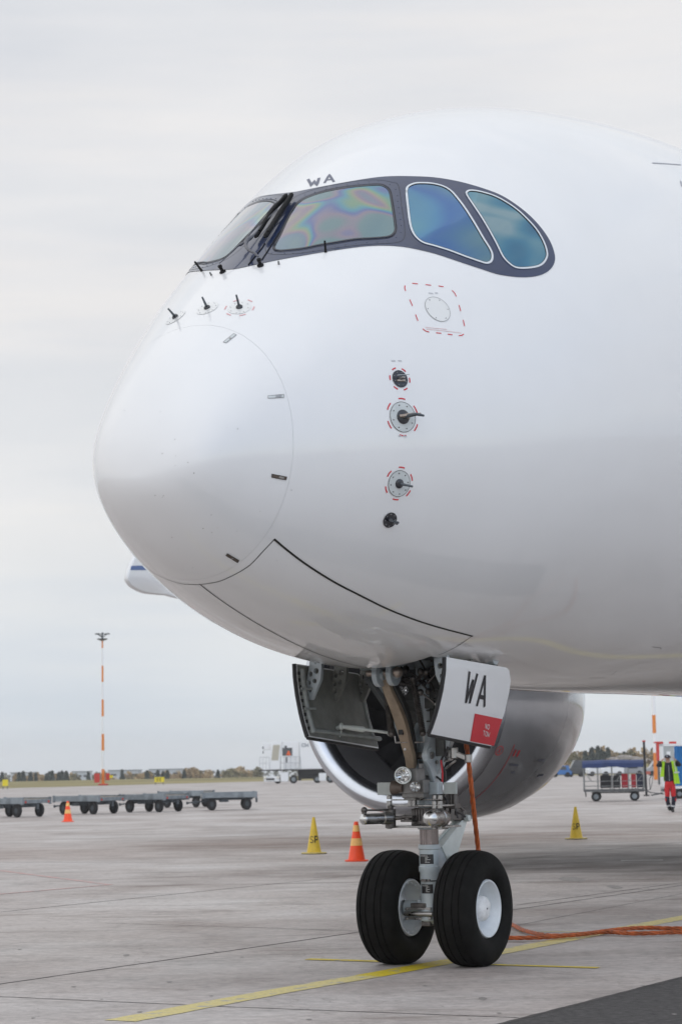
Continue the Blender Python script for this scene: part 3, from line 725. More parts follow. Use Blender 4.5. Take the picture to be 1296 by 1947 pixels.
# ------------------------------------------------------------------ bay doors, hanging open on both sides
PROF_S = [(0.80, 2.76), (0.796, 2.62), (0.775, 2.46), (0.738, 2.28), (0.690, 2.12), (0.655, 2.03), (0.64, 1.95)]
PROF_P = [(0.752, 2.76), (0.746, 2.62), (0.716, 2.46), (0.664, 2.28), (0.598, 2.12), (0.55, 2.03), (0.50, 1.95)]
prof = PROF_P
def prof_at(z):
    for (xa, za), (xb, zb_) in zip(prof[:-1], prof[1:]):
        if zb_ <= z <= za: return xa + (xb - xa) * (z - za) / (zb_ - za)
    return prof[0][0] if z > prof[0][1] else prof[-1][0]
DA0, DA1 = -1.13, 0.24
def bay_door(sx):
    global prof, DA1
    prof = PROF_P if sx > 0 else PROF_S; DA1 = .19 if sx > 0 else .10
    nz_, ny = 22, 26; outer = []; innr = []
    def zlo(y): return 2.085 - 0.105 * (y - DA0) / (DA1 - DA0)
    def zhi(y):
        z = 2.745 - 0.06 * (y - DA0) / (DA1 - DA0); r = .12
        if y > DA1 - r: z -= (r - math.sqrt(max(0, r * r - (y - DA1 + r) ** 2))) * .95
        return z
    mb = MB(); th = .035; vs = []
    for layer in (0, 1):
        for j in range(ny + 1):
            y = DA0 + (DA1 - DA0) * j / ny + (0 if layer == 0 else 0)
            lo, hi = zlo(y), zhi(y)
            for i in range(nz_ + 1):
                z = lo + (hi - lo) * i / nz_; x = prof_at(z) - layer * th; vs.append((sx * x, y, z))
    fs = []; W_ = nz_ + 1; off = (ny + 1) * W_
    for j in range(ny):
        for i in range(nz_):
            a = j * W_ + i; q = (a, a + W_, a + W_ + 1, a + 1); fs.append(q if sx < 0 else q[::-1]); q2 = tuple(x + off for x in q[::-1]); fs.append(q2 if sx < 0 else q2[::-1])
    mb.add(vs, fs)
    white = MB(); white.v = list(mb.v); white.f = mb.f
    bd = [j * W_ for j in range(ny + 1)] + [ny * W_ + i for i in range(1, nz_ + 1)] + [j * W_ + nz_ for j in range(ny - 1, -1, -1)] + [i for i in range(nz_ - 1, 0, -1)]
    for k in range(len(bd)):
        a, b = bd[k], bd[(k + 1) % len(bd)]; white.f.append((a, b, b + off, a + off))
    bm_name = 'gear_bay_door'
    d = white.build(bm_name, M_WHITE if sx > 0 else M_WHITE, air, smooth=40)
    # inner skin, frame stiffener, edge seal as parts
    inn = MB(); vv = []
    for j in range(ny + 1):
        y = DA0 + .012 + (DA1 - DA0 - .024) * j / ny
        for i in range(nz_ + 1):
            lo, hi = zlo(y) + .012, zhi(y) - .012; z = lo + (hi - lo) * i / nz_; vv.append((sx * (prof_at(z) - th - .004), y, z))
    inn.add(vv, [(j * W_ + i, j * W_ + i + 1, (j + 1) * W_ + i + 1, (j + 1) * W_ + i) for j in range(ny) for i in range(nz_)])
    inn.build('inner_skin', M_DOORIN, d, smooth=40)
    st = MB()
    def P(y, z, k=.045): return Vector((sx * (prof_at(z) - th - k), y, z))
    zs = [2.70 - .58 * i / 12 for i in range(13)]
    st.tube([P(DA0 + .075, z, .012) for z in zs], .028, 8)
    st.tube([P(DA0 + .07 + 1.22 * i / 12, 2.145 - .075 * i / 12, .01) for i in range(13)], .022, 8)
    st.tube([P(DA1 - .06, z - .06, .008) for z in zs], .014, 6)
    for z in (2.52, 2.34): st.bar(P(DA0 + .02, z, .02), P(DA0 + .16, z, .05), .02, .02)
    st.build('stiffener', mat('alloy_primer', (0.25, 0.27, 0.265), 0.45, var=.2, vscale=9) if sx < 0 else M_DOORIN, d, smooth=50)
    se = MB()
    se.tube([Vector((sx * (prof_at(z) - th / 2), DA0 - .008, z)) for z in [zlo(DA0) + (zhi(DA0) - zlo(DA0)) * i / 12 for i in range(13)]], .019, 6)
    se.tube([Vector((sx * (prof_at(zlo(y)) - th / 2), y, zlo(y) - .008)) for y in [DA0 + (DA1 - DA0) * i / 12 for i in range(13)]], .018, 6)
    for i in range(9): se.box(P(DA0 + .03, 2.66 - i * .062, .004), (.012, .03, .03))
    se.build('edge_seal', M_RUBBERSEAL, d)
    # goose-neck hinge brackets with lightening holes
    for y, m in ((DA0 + .16, M_GEAR), (DA0 + .62, M_DOORIN), (DA0 + 1.12, M_DOORIN)):
        hb = MB()
        xx = lambda z, k: sx * (prof_at(min(2.72, z)) - th - k)
        out = [(xx(2.72, .02) - sx * .02, 3.0), (xx(2.72, .10) - sx * .03, 2.98), (xx(2.7, .17), 2.74), (xx(2.6, .15), 2.6), (xx(2.42, .03), 2.42), (xx(2.42, .0), 2.42), (xx(2.6, .0), 2.58), (xx(2.72, .03), 2.70), (xx(2.72, .05), 2.82)]
        def hole(cx, cz, w, h): return [Vector((sx * cx + w * math.cos(t), y, cz + h * math.sin(t))) for t in [i * math.pi / 5 for i in range(10)]]
        pc = prof_at(2.6) - th
        hb.plate([Vector((a, y, b)) for a, b in out], [hole(pc - .10, 2.80, .022, .055), hole(pc - .105, 2.68, .026, .026), hole(pc - .045, 2.655, .02, .026), hole(pc - .085, 2.59, .022, .022), hole(pc - .03, 2.575, .016, .022), hole(pc - .035, 2.51, .017, .022)], (0, .045, 0))
        hb.build('hinge_bracket', m, d, smooth=30, bevel=.004)
    return d
ds = bay_door(-1); dp = bay_door(1)
# writing on the port door (outside)
def door_text(mb, strokes, w):
    for st in strokes:
        P = []; Q = []
        for p in subdiv([Vector(q) for q in st], 3):
            h = onX(p.x, p.y, .68); h = onX(p.x, p.y, prof_at(h.z)); h = onX(p.x, p.y, prof_at(h.z)); P.append(h); dz = .02
            t = Vector((prof_at(h.z + dz) - prof_at(h.z - dz), 0, 2 * dz)).normalized(); Q.append(Vector((t.z, 0, -t.x)))
        ribbon(mb, P, Q, w, .004, square=False)
z2 = lambda pts: zz(pts, 520, 1200, 2.7)
mb = MB(); door_text(mb, [z2([(1004, 208), (985, 369)]), z2([(985, 369), (1022, 250)]), z2([(1022, 250), (1004, 371)]), z2([(1004, 371), (1044, 219)]), z2([(1041, 386), (1083, 229)]), z2([(1083, 229), (1080, 390)]), z2([(1058, 338), (1080, 342)])], .038)
mb.build('door_lettering', M_BLACKPRINT, dp, smooth=0)
rq = z2([(1032, 424), (1173, 453), (1131, 590), (1008, 566)]); mb = MB(); n_ = 8
for j in range(n_ + 1):
    for i in range(n_ + 1):
        t, s_ = j / n_, i / n_; p = rq[0].lerp(rq[1], s_).lerp(rq[3].lerp(rq[2], s_), t); h = onX(p.x, p.y, .68); h = onX(p.x, p.y, prof_at(h.z) + .003); h = onX(p.x, p.y, prof_at(h.z) + .003); mb.v.append(h)
mb.f = [(j * 9 + i, j * 9 + i + 1, j * 9 + i + 10, j * 9 + i + 9) for j in range(8) for i in range(8)]; mb.build('no_tow_placard', M_RED, dp, flip=False)
mb = MB(); tx = []
for t_, o_ in (('NO', (1083, 500)), ('TOW', (1072, 536))):
    for st in px_text(t_, o_, (8.6, 2.4), (3.0, -24), gap=.38): tx.append(zz([(p.x, p.y) for p in st], 520, 1200, 2.7))
def red_text(mb, strokes, w):
    for st in strokes:
        P = [];
        for p in st:
            h = onX(p.x, p.y, .68); h = onX(p.x, p.y, prof_at(h.z) + .003); h = onX(p.x, p.y, prof_at(h.z) + .003); P.append(h)
        ribbon(mb, P, [Vector((.95, 0, -.3)).normalized()] * len(P), w, .003, square=False)
red_text(mb, tx, .0065); mb.build('placard_lettering', M_LETTERW, dp, smooth=0)
# door actuating rod on the starboard door
a_ = onX(540 + 440 / 4.05, 1210 + 695 / 4.05, -.62); b_ = onX(540 + 815 / 4.05, 1210 + 745 / 4.05, -.22)
mb = MB(); mb.tube([a_, a_.lerp(b_, .25), a_.lerp(b_, .45), a_.lerp(b_, .5), b_], [.017, .026, .026, .014, .013], 12); mb.ball(a_, .035, 14, 8, (.6, 1, 1)); mb.ball(b_, .03)
mb.tube([a_, a_ + Vector((-.06, .0, -.02))], .02); mb.tube([a_ + Vector((0, 0, -.04)), a_ + Vector((-.05, .0, -.16))], .008); mb.build('door_rod', M_GEARW, ds, smooth=50)

# ------------------------------------------------------------------ nose landing gear
SY = -0.085                                     # the strut stands just ahead of the axle
def G(u, v, y=SY): return onY(u, v, y)
def zof(v, u=817): return G(u, v).z
mb = MB()
mb.lathe([(zof(1606) , .102), (zof(1614), .102), (zof(1616), .094), (zof(1646), .094), (zof(1648), .101), (zof(1656), .101), (zof(1660), .090), (zof(1673), .090), (zof(1675), .086), (zof(1725), .084), (zof(1735), .10), (zof(1750), .10), (zof(1757), .06)][::-1], (0, SY, 0), (0, 0, 1), 36)
mb.cyl((-.30, 0, .515), (.30, 0, .515), .062, seg=24); mb.box((0, -.02, .53), (.24, .20, .12)); mb.cyl((-.12, 0, .515), (.12, 0, .515), .095, seg=28)
# lug for the torque link
mb.prism([(-.06, SY + .06, zof(1612)), (-.06, SY + .27, zof(1618)), (-.06, SY + .29, zof(1640)), (-.06, SY + .20, zof(1650)), (-.06, SY + .07, zof(1662))], (.12, 0, 0))
gl = mb.build('lower_strut', M_GEAR, air, smooth=35, bevel=.004)
mb = MB(); mb.cyl((0, SY, zof(1608)), (0, SY, zof(1560)), .087, seg=40); mb.build('piston', M_CHROME, air)
mb = MB(); mb.lathe([(zof(1676), .0885), (zof(1673.5), .0885)][::1], (0, SY, 0), (0, 0, 1), 36); mb.box(G(806, 1674.5, SY - .1), (.05, .03, .022)); mb.box(G(815, 1674.5, SY - .1), (.02, .02, .018)); mb.build('hose_clamp', M_DSTEEL, gl)
# data plates on the strut, bent round it
def wrap_plate(u0, v0, u1, v1, r, name='data_plate', lines=True):
    z0, z1 = G(u0, v0, SY - r).z, G(u0, v1, SY - r).z; e = (CAML - Vector((0, SY, 0))); ac = math.atan2(e.y, e.x)
    cx = G(817, v0, SY - r).x
    def ang(u):
        d = (u - 818.5) / 204.6; return ac - math.asin(max(-.95, min(.95, -d / r)))
    a0, a1 = ang(u0), ang(u1); mb = MB(); n = 12
    for i in range(n + 1):
        a = a0 + (a1 - a0) * i / n; mb.v += [Vector((r * math.cos(a), SY + r * math.sin(a), z0)), Vector((r * math.cos(a), SY + r * math.sin(a), z1))]
    mb.f = [(2 * i, 2 * i + 1, 2 * i + 3, 2 * i + 2) for i in range(n)]; o = mb.build(name, M_PLATE, gl)
    if lines:
        lm = MB(); r2 = r + .0015
        for k in range(6):
            z = z0 + (z1 - z0) * (.14 + .13 * k); b0, b1 = (.1, .62) if k == 0 else (.45, .55 + random.random() * .38)
            for j in range(6):
                f0 = b0 + (b1 - b0) * j / 6; f1 = f0 + (b1 - b0) / 6 * .8; A0, A1 = a0 + (a1 - a0) * f0, a0 + (a1 - a0) * f1
                lm.add([(r2 * math.cos(q), SY + r2 * math.sin(q), z_) for q, z_ in ((A0, z), (A1, z), (A1, z - .0035), (A0, z - .0035))], [(0, 1, 2, 3)])
        lm.build('plate_print', M_LETTERW, gl, smooth=0)
wrap_plate(801, 1625, 826, 1643.5, .0955); wrap_plate(803, 1682, 824, 1699.5, .0875)
# axle-end towing bar and its bolts in front of the axle
mb = MB(); q0, q1 = G(769, 1738, -.19), G(823, 1738, -.19); q1.z = q0.z; mb.cyl(q0, q1, .0235, seg=20)
for p in (G(773, 1729.5, -.2), G(817, 1729, -.2), G(773, 1747, -.2), G(817, 1747, -.2)): mb.box(p, (.024, .03, .022))
mb.bar(G(771, 1728, -.16), G(820, 1728, -.16), .03, .022); mb.bar(G(771, 1746, -.16), G(820, 1748, -.16), .03, .022)
mb.build('tow_fitting', M_STEEL, air, bevel=.003)
mb = MB(); mb.box(G(813, 1754, -.13), (.09, .08, .07)); mb.box(G(797, 1723, -.15), (.16, .05, .05)); mb.build('axle_brackets', M_DSTEEL, air, bevel=.005)
# wheels
def wheel(x, sx):
    w = empty('nose_wheel', (x, 0, .515)); w.parent = air
    half = [(.125, .262), (.150, .268), (.168, .285), (.188, .325), (.1965, .372), (.192, .42), (.176, .463), (.150, .494), (.128, .508), (.112, .5135), (.108, .503), (.100, .503), (.096, .517), (.052, .5235), (.048, .512), (.040, .512), (.036, .5245), (.0, .525)]
    pr = half + [(-a, r) for a, r in half[-2::-1]]
    mb = MB(); mb.lathe(pr, (0, 0, 0), (1, 0, 0), 112, cap=False)
    for p in mb.v:
        if p.z < -.513: p.z = -.513
        if p.z < -.42 and abs(p.x) > .12: p.x *= 1 + .05 * min(1, (-.42 - p.z) / .09)
    mb.build('tyre', M_TYRE, w, smooth=50)
    mb = MB()
    for s in (1, -1):
        mb.lathe([(s * .118, .268), (s * .150, .262), (s * .158, .256), (s * .158, .246), (s * .146, .238), (s * .125, .222), (s * .03, .192), (s * .01, .175), (s * .0, .12), (s * .055, .10), (s * .07, .07)], (0, 0, 0), (1, 0, 0), 56, cap=False)
        for k in range(18 if s != sx else 0):
            a = k * math.pi / 9; mb.box((s * .135, .226 * math.cos(a), .226 * math.sin(a)), (.012, .014, .02), Matrix.Rotation(a, 3, 'X'))
        for k in range(0):
            a = k * math.pi / 6; mb.cyl((s * .028, .158 * math.cos(a), .158 * math.sin(a)), (s * .052, .158 * math.cos(a), .158 * math.sin(a)), .012, seg=6)
    mb.cyl((-.008, 0, 0), (.008, 0, 0), .19, seg=40)
    rim = mb.build('rim', M_RIM, w, smooth=35)
    mb = MB(); mb.lathe([(sx * .03, .118), (sx * .075, .117), (sx * .115, .108), (sx * .132, .085), (sx * .138, .05), (sx * .139, .01)], (0, 0, 0), (1, 0, 0), 32, cap=False)
    for p in mb.v: p.x += sx * .006 * noise.noise(p * 14); p.y *= 1 + .03 * noise.noise(p * 11)
    for k in range(8):
        a = k * math.pi / 4 + .2; mb.cyl((sx * .07, .1 * math.cos(a), .1 * math.sin(a)), (sx * .122, .098 * math.cos(a), .098 * math.sin(a)), .008, seg=6)
    mb.build('hub_cap', mat('hub_white', (0.74, 0.75, 0.76), 0.45, var=.15, vscale=20, bump=.3, bscale=40), w, smooth=60)
    mb = MB(); mb.lathe([(sx * .036, .128), (sx * .042, .122), (sx * .036, .116)], (0, 0, 0), (1, 0, 0), 32, cap=False); mb.build('hub_gap', M_RUBBERSEAL, w)
    return w
wheel(.393, 1); wheel(-.393, -1)
# torque links behind the strut
ap = G(885, 1556, .56)
lo_ = [(.07, SY + .24, zof(1640)), (.07, SY + .12, zof(1612)), (.05, ap.y - .06, ap.z - .02), (.05, ap.y + .03, ap.z + .02), (.05, ap.y + .05, ap.z - .03), (.07, SY + .42, zof(1634)), (.07, SY + .30, zof(1648))]
mb = MB(); mb.prism([(-a, b, c) for a, b, c in lo_], (.035, 0, 0)); mb.prism([(a - .035, b, c) for a, b, c in lo_], (.035, 0, 0))
mb.prism([(-.05, SY + .16, zof(1612)), (-.05, SY + .19, zof(1622)), (-.05, ap.y - .02, ap.z - .05), (-.05, ap.y - .04, ap.z - .02)], (.10, 0, 0))
mb.cyl((-.10, ap.y, ap.z), (.10, ap.y, ap.z), .032, seg=20); mb.cyl((-.11, SY + .26, zof(1634)), (.11, SY + .26, zof(1634)), .03, seg=18)
mb.build('lower_torque_link', M_GEARW, air, bevel=.005)
mb = MB()
up_ = [(.05, SY + .08, zof(1535)), (.05, SY + .18, zof(1526)), (.04, ap.y + .03, ap.z + .03), (.04, ap.y + .02, ap.z - .03), (.04, ap.y - .03, ap.z - .02), (.05, SY + .12, zof(1560))]
def circ(y, z, r): return [Vector((0, y + r * math.cos(t), z + r * math.sin(t))) for t in [i * math.pi / 6 for i in range(12)]]
hl = [circ(SY + .22, zof(1541), .028), circ(SY + .33, zof(1545), .026), circ(SY + .44, zof(1549), .022)]
for s in (-.055, .03): mb.plate([Vector((s, b, c)) for a, b, c in up_], [[p + Vector((s, 0, 0)) for p in h] for h in hl], (.025, 0, 0))
mb.tube([(0.05, SY + .2, zof(1522)), (.06, ap.y - .15, ap.z + .12), (.05, ap.y - .02, ap.z + .07)], .012); mb.box((0, ap.y - .02, ap.z + .05), (.12, .06, .05)); mb.box((.03, SY + .18, zof(1572)), (.08, .16, .06))
mb.build('upper_torque_link', M_DSTEEL, air, bevel=.004)

# main fitting: tube, lugs, webs up to the bay
mb = MB()
mb.cyl((0, SY, zof(1577)), (0, SY, zof(1520)), .104, seg=36)
mb.cyl((0, SY, zof(1520)), (0, SY, 2.78), .095, seg=36)
for v in (1458, 1462): pass
mb.lathe([(zof(1452), .105), (zof(1447), .105)][::-1], (0, SY, 0), (0, 0, 1), 30)
lug = G(800, 1437, SY - .16)
for x in (lug.x - .10, lug.x + .06):
    mb.prism([(x, SY - .03, lug.z + .35), (x, SY - .24, lug.z + .05), (x, SY - .24, lug.z - .05), (x, SY - .17, lug.z - .12), (x, SY - .04, zof(1508)), (x, SY + .04, zof(1508)), (x, SY + .06, lug.z + .3)], (.04, 0, 0))
    mb.cyl((x - .01, SY - .17, lug.z), (x + .05, SY - .17, lug.z), .075, seg=24)
for s in (-1, 1):      # spreading legs up to the trunnion
    mb.bar((s * .05, SY, zof(1470)), (s * .52, SY + .05, 2.75), .10, .13); mb.bar((s * .02, SY + .05, zof(1440)), (s * .30, SY + .06, 2.8), .05, .20)
mb.cyl((-.7, SY + .05, 2.78), (.7, SY + .05, 2.78), .07, seg=20)
mb.build('main_fitting', M_GEAR, air, bevel=.006)
mb = MB(); mb.cyl((lug.x - .125, SY - .17, lug.z), (lug.x + .125, SY - .17, lug.z), .034, seg=18); mb.lathe([(zof(1451.5), .1085), (zof(1447.5), .1085)][::-1], (0, SY, 0), (0, 0, 1), 30)
mb.cyl((.098, SY - .05, zof(1450)), (.13, SY - .06, zof(1450)), .02); mb.build('pins_and_clamps', M_STEEL, air)
mb = MB(); e = CAML - Vector((0, SY, 0)); ac = math.atan2(e.y, e.x); n = 8; r = .0975
for i in range(n + 1):
    a = ac + .15 + .62 * i / n; mb.v += [Vector((r * math.cos(a), SY + r * math.sin(a), zof(1455.5))), Vector((r * math.cos(a), SY + r * math.sin(a), zof(1469.5)))]
mb.f = [(2 * i, 2 * i + 1, 2 * i + 3, 2 * i + 2) for i in range(n)]; mb.build('data_plate', M_PLATE, air)
# drag brace: tan curved arm with dark companion, up to the lugs in the bay
def band(pxs, y0, y1, w0, depth, mt, name, x=None):
    """arm that follows measured points, from fore y0 (top) to y1 (bottom)"""
    P = []; n = len(pxs)
    for i, (u, v) in enumerate(pxs): P.append(onY(u, v, y0 + (y1 - y0) * i / (n - 1)))
    P = smooth_open(P, 4); W_ = []
    for i in range(len(P)): f = i / (len(P) - 1) * (len(w0) - 1); k = min(int(f), len(w0) - 2); W_.append(w0[k] + (w0[k + 1] - w0[k]) * (f - k))
    mb = MB()
    for i, p in enumerate(P):
        t = (P[min(i + 1, len(P) - 1)] - P[max(i - 1, 0)]).normalized(); sx_ = Vector((1, 0, 0)); sx_ = (sx_ - t * sx_.dot(t)).normalized(); f = t.cross(sx_)
        mb.v += [p + sx_ * W_[i] / 2 - f * depth / 2, p - sx_ * W_[i] / 2 - f * depth / 2, p - sx_ * W_[i] / 2 + f * depth / 2, p + sx_ * W_[i] / 2 + f * depth / 2]
    for i in range(len(P) - 1):
        for k in range(4): mb.f.append((4 * i + k, 4 * i + (k + 1) % 4, 4 * i + 4 + (k + 1) % 4, 4 * i + 4 + k))
    mb.f += [(3, 2, 1, 0), tuple(4 * (len(P) - 1) + k for k in range(4))]
    return mb.build(name, mt, air, smooth=30, bevel=.006), P
z2p = lambda x, y: (520 + x / 2.7, 1200 + y / 2.7)
arm, PB = band([z2p(563, 205), z2p(590, 300), z2p(628, 390), z2p(660, 480), z2p(682, 570), z2p(700, 640), z2p(708, 700)], -.72, SY - .2, [.07, .085, .10, .105, .095, .085, .08], .07, M_TAN, 'drag_brace')
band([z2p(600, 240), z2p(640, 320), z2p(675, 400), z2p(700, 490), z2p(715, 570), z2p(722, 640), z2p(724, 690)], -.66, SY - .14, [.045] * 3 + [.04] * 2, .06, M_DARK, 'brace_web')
mb = MB(); q = PB[len(PB) * 3 // 4]; c = onY(*z2p(665, 520), -.47); mb.box(c + Vector((0, -.045, 0)), (.045, .02, .045)); mb.build('brace_latch', M_DARK, arm); mb = MB(); c = onY(*z2p(689, 607), -.38); mb.cyl(c + Vector((0, -.06, 0)), c, .014, seg=8); mb.build('brace_bolt', M_STEEL, arm)
# lug discs at its top
for (u, v), mt in ((z2p(540, 228), M_GEAR), (z2p(612, 222), M_GEAR)):
    c = onY(u, v, -.74); mb = MB(); mb.cyl(c - Vector((.022, 0, 0)), c + Vector((.03, 0, 0)), .105, seg=28); mb.bar(c + Vector((0, 0, .0)), c + Vector((0, .05, .5)), .05, .2); mb.cyl(c - Vector((.035, 0, 0)), c + Vector((.055, 0, 0)), .045, seg=20); mb.build('brace_lug', mt, air, bevel=.006)
mb = MB(); c0 = onY(*z2p(480, 218), -.74); c1 = onY(*z2p(650, 216), -.74); mb.cyl(c0, c1, .028, seg=14); c2 = onY(*z2p(635, 212), -.78); mb.ball(c2, .05); mb.build('brace_pin', M_TANST, air)
# springs
def spring(a, b, r, wr, turns, nm):
    a, b = Vector(a), Vector(b); ax = (b - a).normalized(); e1 = ax.cross(Vector((0, 1, 0))).normalized(); e2 = ax.cross(e1); n = turns * 10
    P = [a + (b - a) * i / n + (e1 * math.cos(2 * math.pi * i / 10) + e2 * math.sin(2 * math.pi * i / 10)) * r for i in range(n + 1)]
    mb = MB(); mb.tube(P, wr, 5); mb.cyl(a, b, r * .7, seg=8); mb.ball(a, r * 1.2, 10, 6); mb.ball(b, r * 1.2, 10, 6); return mb.build(nm, M_DSTEEL, air, smooth=60)
spring(onY(*z2p(577, 290), -.60), onY(*z2p(605, 525), -.48), .030, .006, 30, 'spring'); spring(onY(*z2p(715, 245), -.50), onY(*z2p(765, 525), -.42), .026, .006, 32, 'spring')
mb = MB(); P = [onY(*z2p(x, y), -.46) for x, y in ((622, 540), (626, 573), (690, 570))]; mb.tube(P, .009, 8); P = [onY(*z2p(x, y), -.42) for x, y in ((770, 530), (772, 570), (725, 572))]; mb.tube(P, .009, 8); mb.build('spring_links', M_STEEL, air)
# second, grey stay on the starboard side and equipment behind the brace
mb = MB(); mb.bar(onY(*z2p(480, 240), -.5), onY(*z2p(590, 400), -.35), .12, .04); mb.bar(onY(*z2p(590, 400), -.35), onY(*z2p(600, 470), -.3), .06, .04)
mb.build('side_stay', mat('stay_dark_grey', (0.10, 0.11, 0.115), .5, var=.2), air, bevel=.006)
mb = MB(); c = onY(*z2p(778, 420), -.1); mb.box(c, (.42, .10, .80)); mb.box(onY(*z2p(800, 370), -.16), (.10, .03, .10)); 
for k in range(4): mb.box(onY(*z2p(760, 300 + 55 * k), -.16), (.34, .02, .015))
mb.build('bay_equipment_panel', mat('equipment_grey', (0.085, 0.088, 0.085), .6, var=.3, vscale=10), air, bevel=.004)
mb = MB()
for k in range(26):
    random.seed(100 + k); p = onY(*z2p(random.uniform(640, 800), random.uniform(180, 330)), random.uniform(-.5, -.1)); q = p + Vector((random.uniform(-.2, .2), random.uniform(-.1, .1), random.uniform(-.2, .25))); mb.tube([p, p.lerp(q, .5) + Vector((.02, -.03, .01)), q], .009, 6); mb.ball(p, random.uniform(.018, .035), 8, 6)
mb.build('bay_pipework', M_DSTEEL, air, smooth=60)
# lamps
def lamp(u, v, r, y, mt, aim_off=(0, 0), nm='landing_lamp', depth=.13):
    c = onY(u, v, y); d = (CAML + Vector((aim_off[0], 0, aim_off[1])) - c).normalized(); mb = MB()
    mb.lathe([(-depth, r * .55), (-depth * .9, r * .7), (-.03, r * .98), (0, r * 1.06), (.008, r * 1.04), (.008, r * .93), (.001, r * .92)], c, d, 32, cap=False); mb.lathe([(-depth, r * .55), (-depth, .001)], c, d, 32, cap=False)
    o = mb.build(nm, mt, air, smooth=40)
    g = MB(); g.lathe([(-r * .5, r * .05), (-r * .42, r * .45), (-r * .2, r * .75), (.002, r * .92)], c, d, 32, cap=False); g.ball(c - d * r * .25, r * .16, 10, 8); rf = g.build('reflector', M_LENS, o, smooth=60)
    g = MB(); t = d.cross(Vector((0, 0, 1))).normalized(); s_ = d.cross(t)
    for k in range(7): a = k * math.pi * 2 / 7; g.bar(c - d * .01 + (t * math.cos(a) + s_ * math.sin(a)) * r * .15, c + (t * math.cos(a) + s_ * math.sin(a)) * r * .86, .004, .003)
    g.build('lens_ribs', M_STEEL, o); return o
lamp(765.8, 1474.8, .074, -.55, M_GEARW, (-2.5, 0), 'landing_lamp'); lamp(788.5, 1496.5, .050, -.50, M_BROWN, (2.0, 0), 'taxi_lamp')
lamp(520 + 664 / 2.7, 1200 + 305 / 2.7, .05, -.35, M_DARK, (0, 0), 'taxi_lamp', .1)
mb = MB(); mb.box(onY(787, 1475, -.40), (.14, .16, .13)); mb.box(onY(783, 1496, -.36), (.30, .12, .12)); mb.box(onY(801, 1486, -.34), (.028, .05, .32)); mb.box(onY(790, 1512, -.34), (.22, .12, .05)); mb.box(onY(783, 1519, -.33), (.12, .10, .03))
mb.bar(onY(787, 1480, -.35), (0, SY, zof(1480)), .10, .05); mb.build('lamp_bracket', mat('bracket_grey', (0.19, 0.185, 0.18), .42, metal=.4, var=.25, vscale=12), air, bevel=.005)
mb = MB(); c0, c1 = onY(766, 1499, -.42), onY(746, 1498, -.42); mb.lathe([(0, .04), (.03, .042), (.08, .062), (.105, .066), (.108, .05)], c0, c1 - c0, 24); mb.build('lamp_cone', M_BROWN, air)
mb = MB(); c = onY(731.5, 1500, -.42); mb.box(c, (.145, .03, .112)); c = onY(856, 1499, -.22); mb.box(c, (.125, .03, .105)); mb.build('sensor_panels', mat('panel_pale_grey', (0.36, 0.385, 0.375), .5, var=.08), air, bevel=.003)
mb = MB(); c = onY(828, 1499, -.24); mb.box(c, (.10, .10, .11))
for k in range(9): mb.box(c + Vector((0, -.052, -.046 + k * .0115)), (.085, .012, .006))
mb.build('ribbed_box', M_GEAR, air, bevel=.002)
# steering: plates, links, actuators
mb = MB()
def hplate(u0, u1, v, y, dy, t=.018): a, b = onY(u0, v, y), onY(u1, v, y); b.z = a.z; mb.box((a + b) / 2 + Vector((0, dy / 2, 0)), ((b - a).length, dy, t))
hplate(735, 842, 1533, -.30, .26, .016); hplate(733, 848, 1573, -.30, .30, .018); hplate(742, 838, 1521.5, -.26, .03, .012); hplate(765, 800, 1516, -.3, .2, .02)
for u in (740, 826, 836):
    for v in (1516, 1527, 1534, 1573): c = onY(u, v, -.29); mb.cyl(c - Vector((0, 0, .018)), c + Vector((0, 0, .018)), .026, seg=14)
for u in (782, 786): c = onY(u, 1524, -.31); mb.box(c, (.05, .05, .09))
mb.build('steering_plates', M_STEEL, air, bevel=.003)
mb = MB(); mb.cyl((0, SY, zof(1572)), (0, SY, zof(1536)), .145, seg=30); mb.cyl((0, SY, zof(1566)), (0, SY, zof(1560)), .16, seg=30)
for k in range(14):
    a = -2.9 + k * .2; mb.cyl((.15 * math.cos(a), SY + .15 * math.sin(a), zof(1571)), (.15 * math.cos(a), SY + .15 * math.sin(a), zof(1538)), .010, seg=8)
c = onY(742, 1557, -.32); mb.cyl(c - Vector((0, 0, .085)), c + Vector((0, 0, .085)), .05, seg=20); mb.cyl(c + Vector((0, 0, .085)), c + Vector((0, 0, .12)), .028, seg=16)
c = onY(828, 1556, -.34); mb.cyl(c - Vector((0, 0, .085)), c + Vector((0, 0, .085)), .045, seg=20)
for u in (858, 864): c = onY(u, 1524, -.02); mb.cyl(c - Vector((0, 0, .07)), c + Vector((0, 0, .07)), .03, seg=12)
mb.box(onY(858, 1533, -.02), (.13, .10, .04)); mb.box(onY(842, 1517, -.08), (.10, .12, .10))
mb.build('steering_collar', M_DSTEEL, air, bevel=.003)
def actuator(p0, p1, r, dome=True):
    p0, p1 = Vector(p0), Vector(p1); d = p1 - p0; n = d.length; mb = MB()
    mb.lathe([(0, r), (n * .62, r), (n * .64, r * 1.12), (n * .9, r * 1.12), (n * .93, r * .85), (n, r * .5)], p0, d, 28)
    o = mb.build('steering_actuator', M_STEEL, air, smooth=40); g = MB(); g.lathe([(-r * .62, .002), (-r * .55, r * .35), (-r * .3, r * .75), (0, r * .98), (.004, r * 1.02), (.012, r * 1.02)], p0, d, 28, cap=False); g.build('end_cap', mat('bright_alloy', (0.62, 0.62, 0.61), .22, metal=1, rvar=.08, vscale=20), o, smooth=60); return o
a0 = onY(690, 1558, -.62); a1 = onY(748, 1556, -.32); actuator(a0, a1, .050)
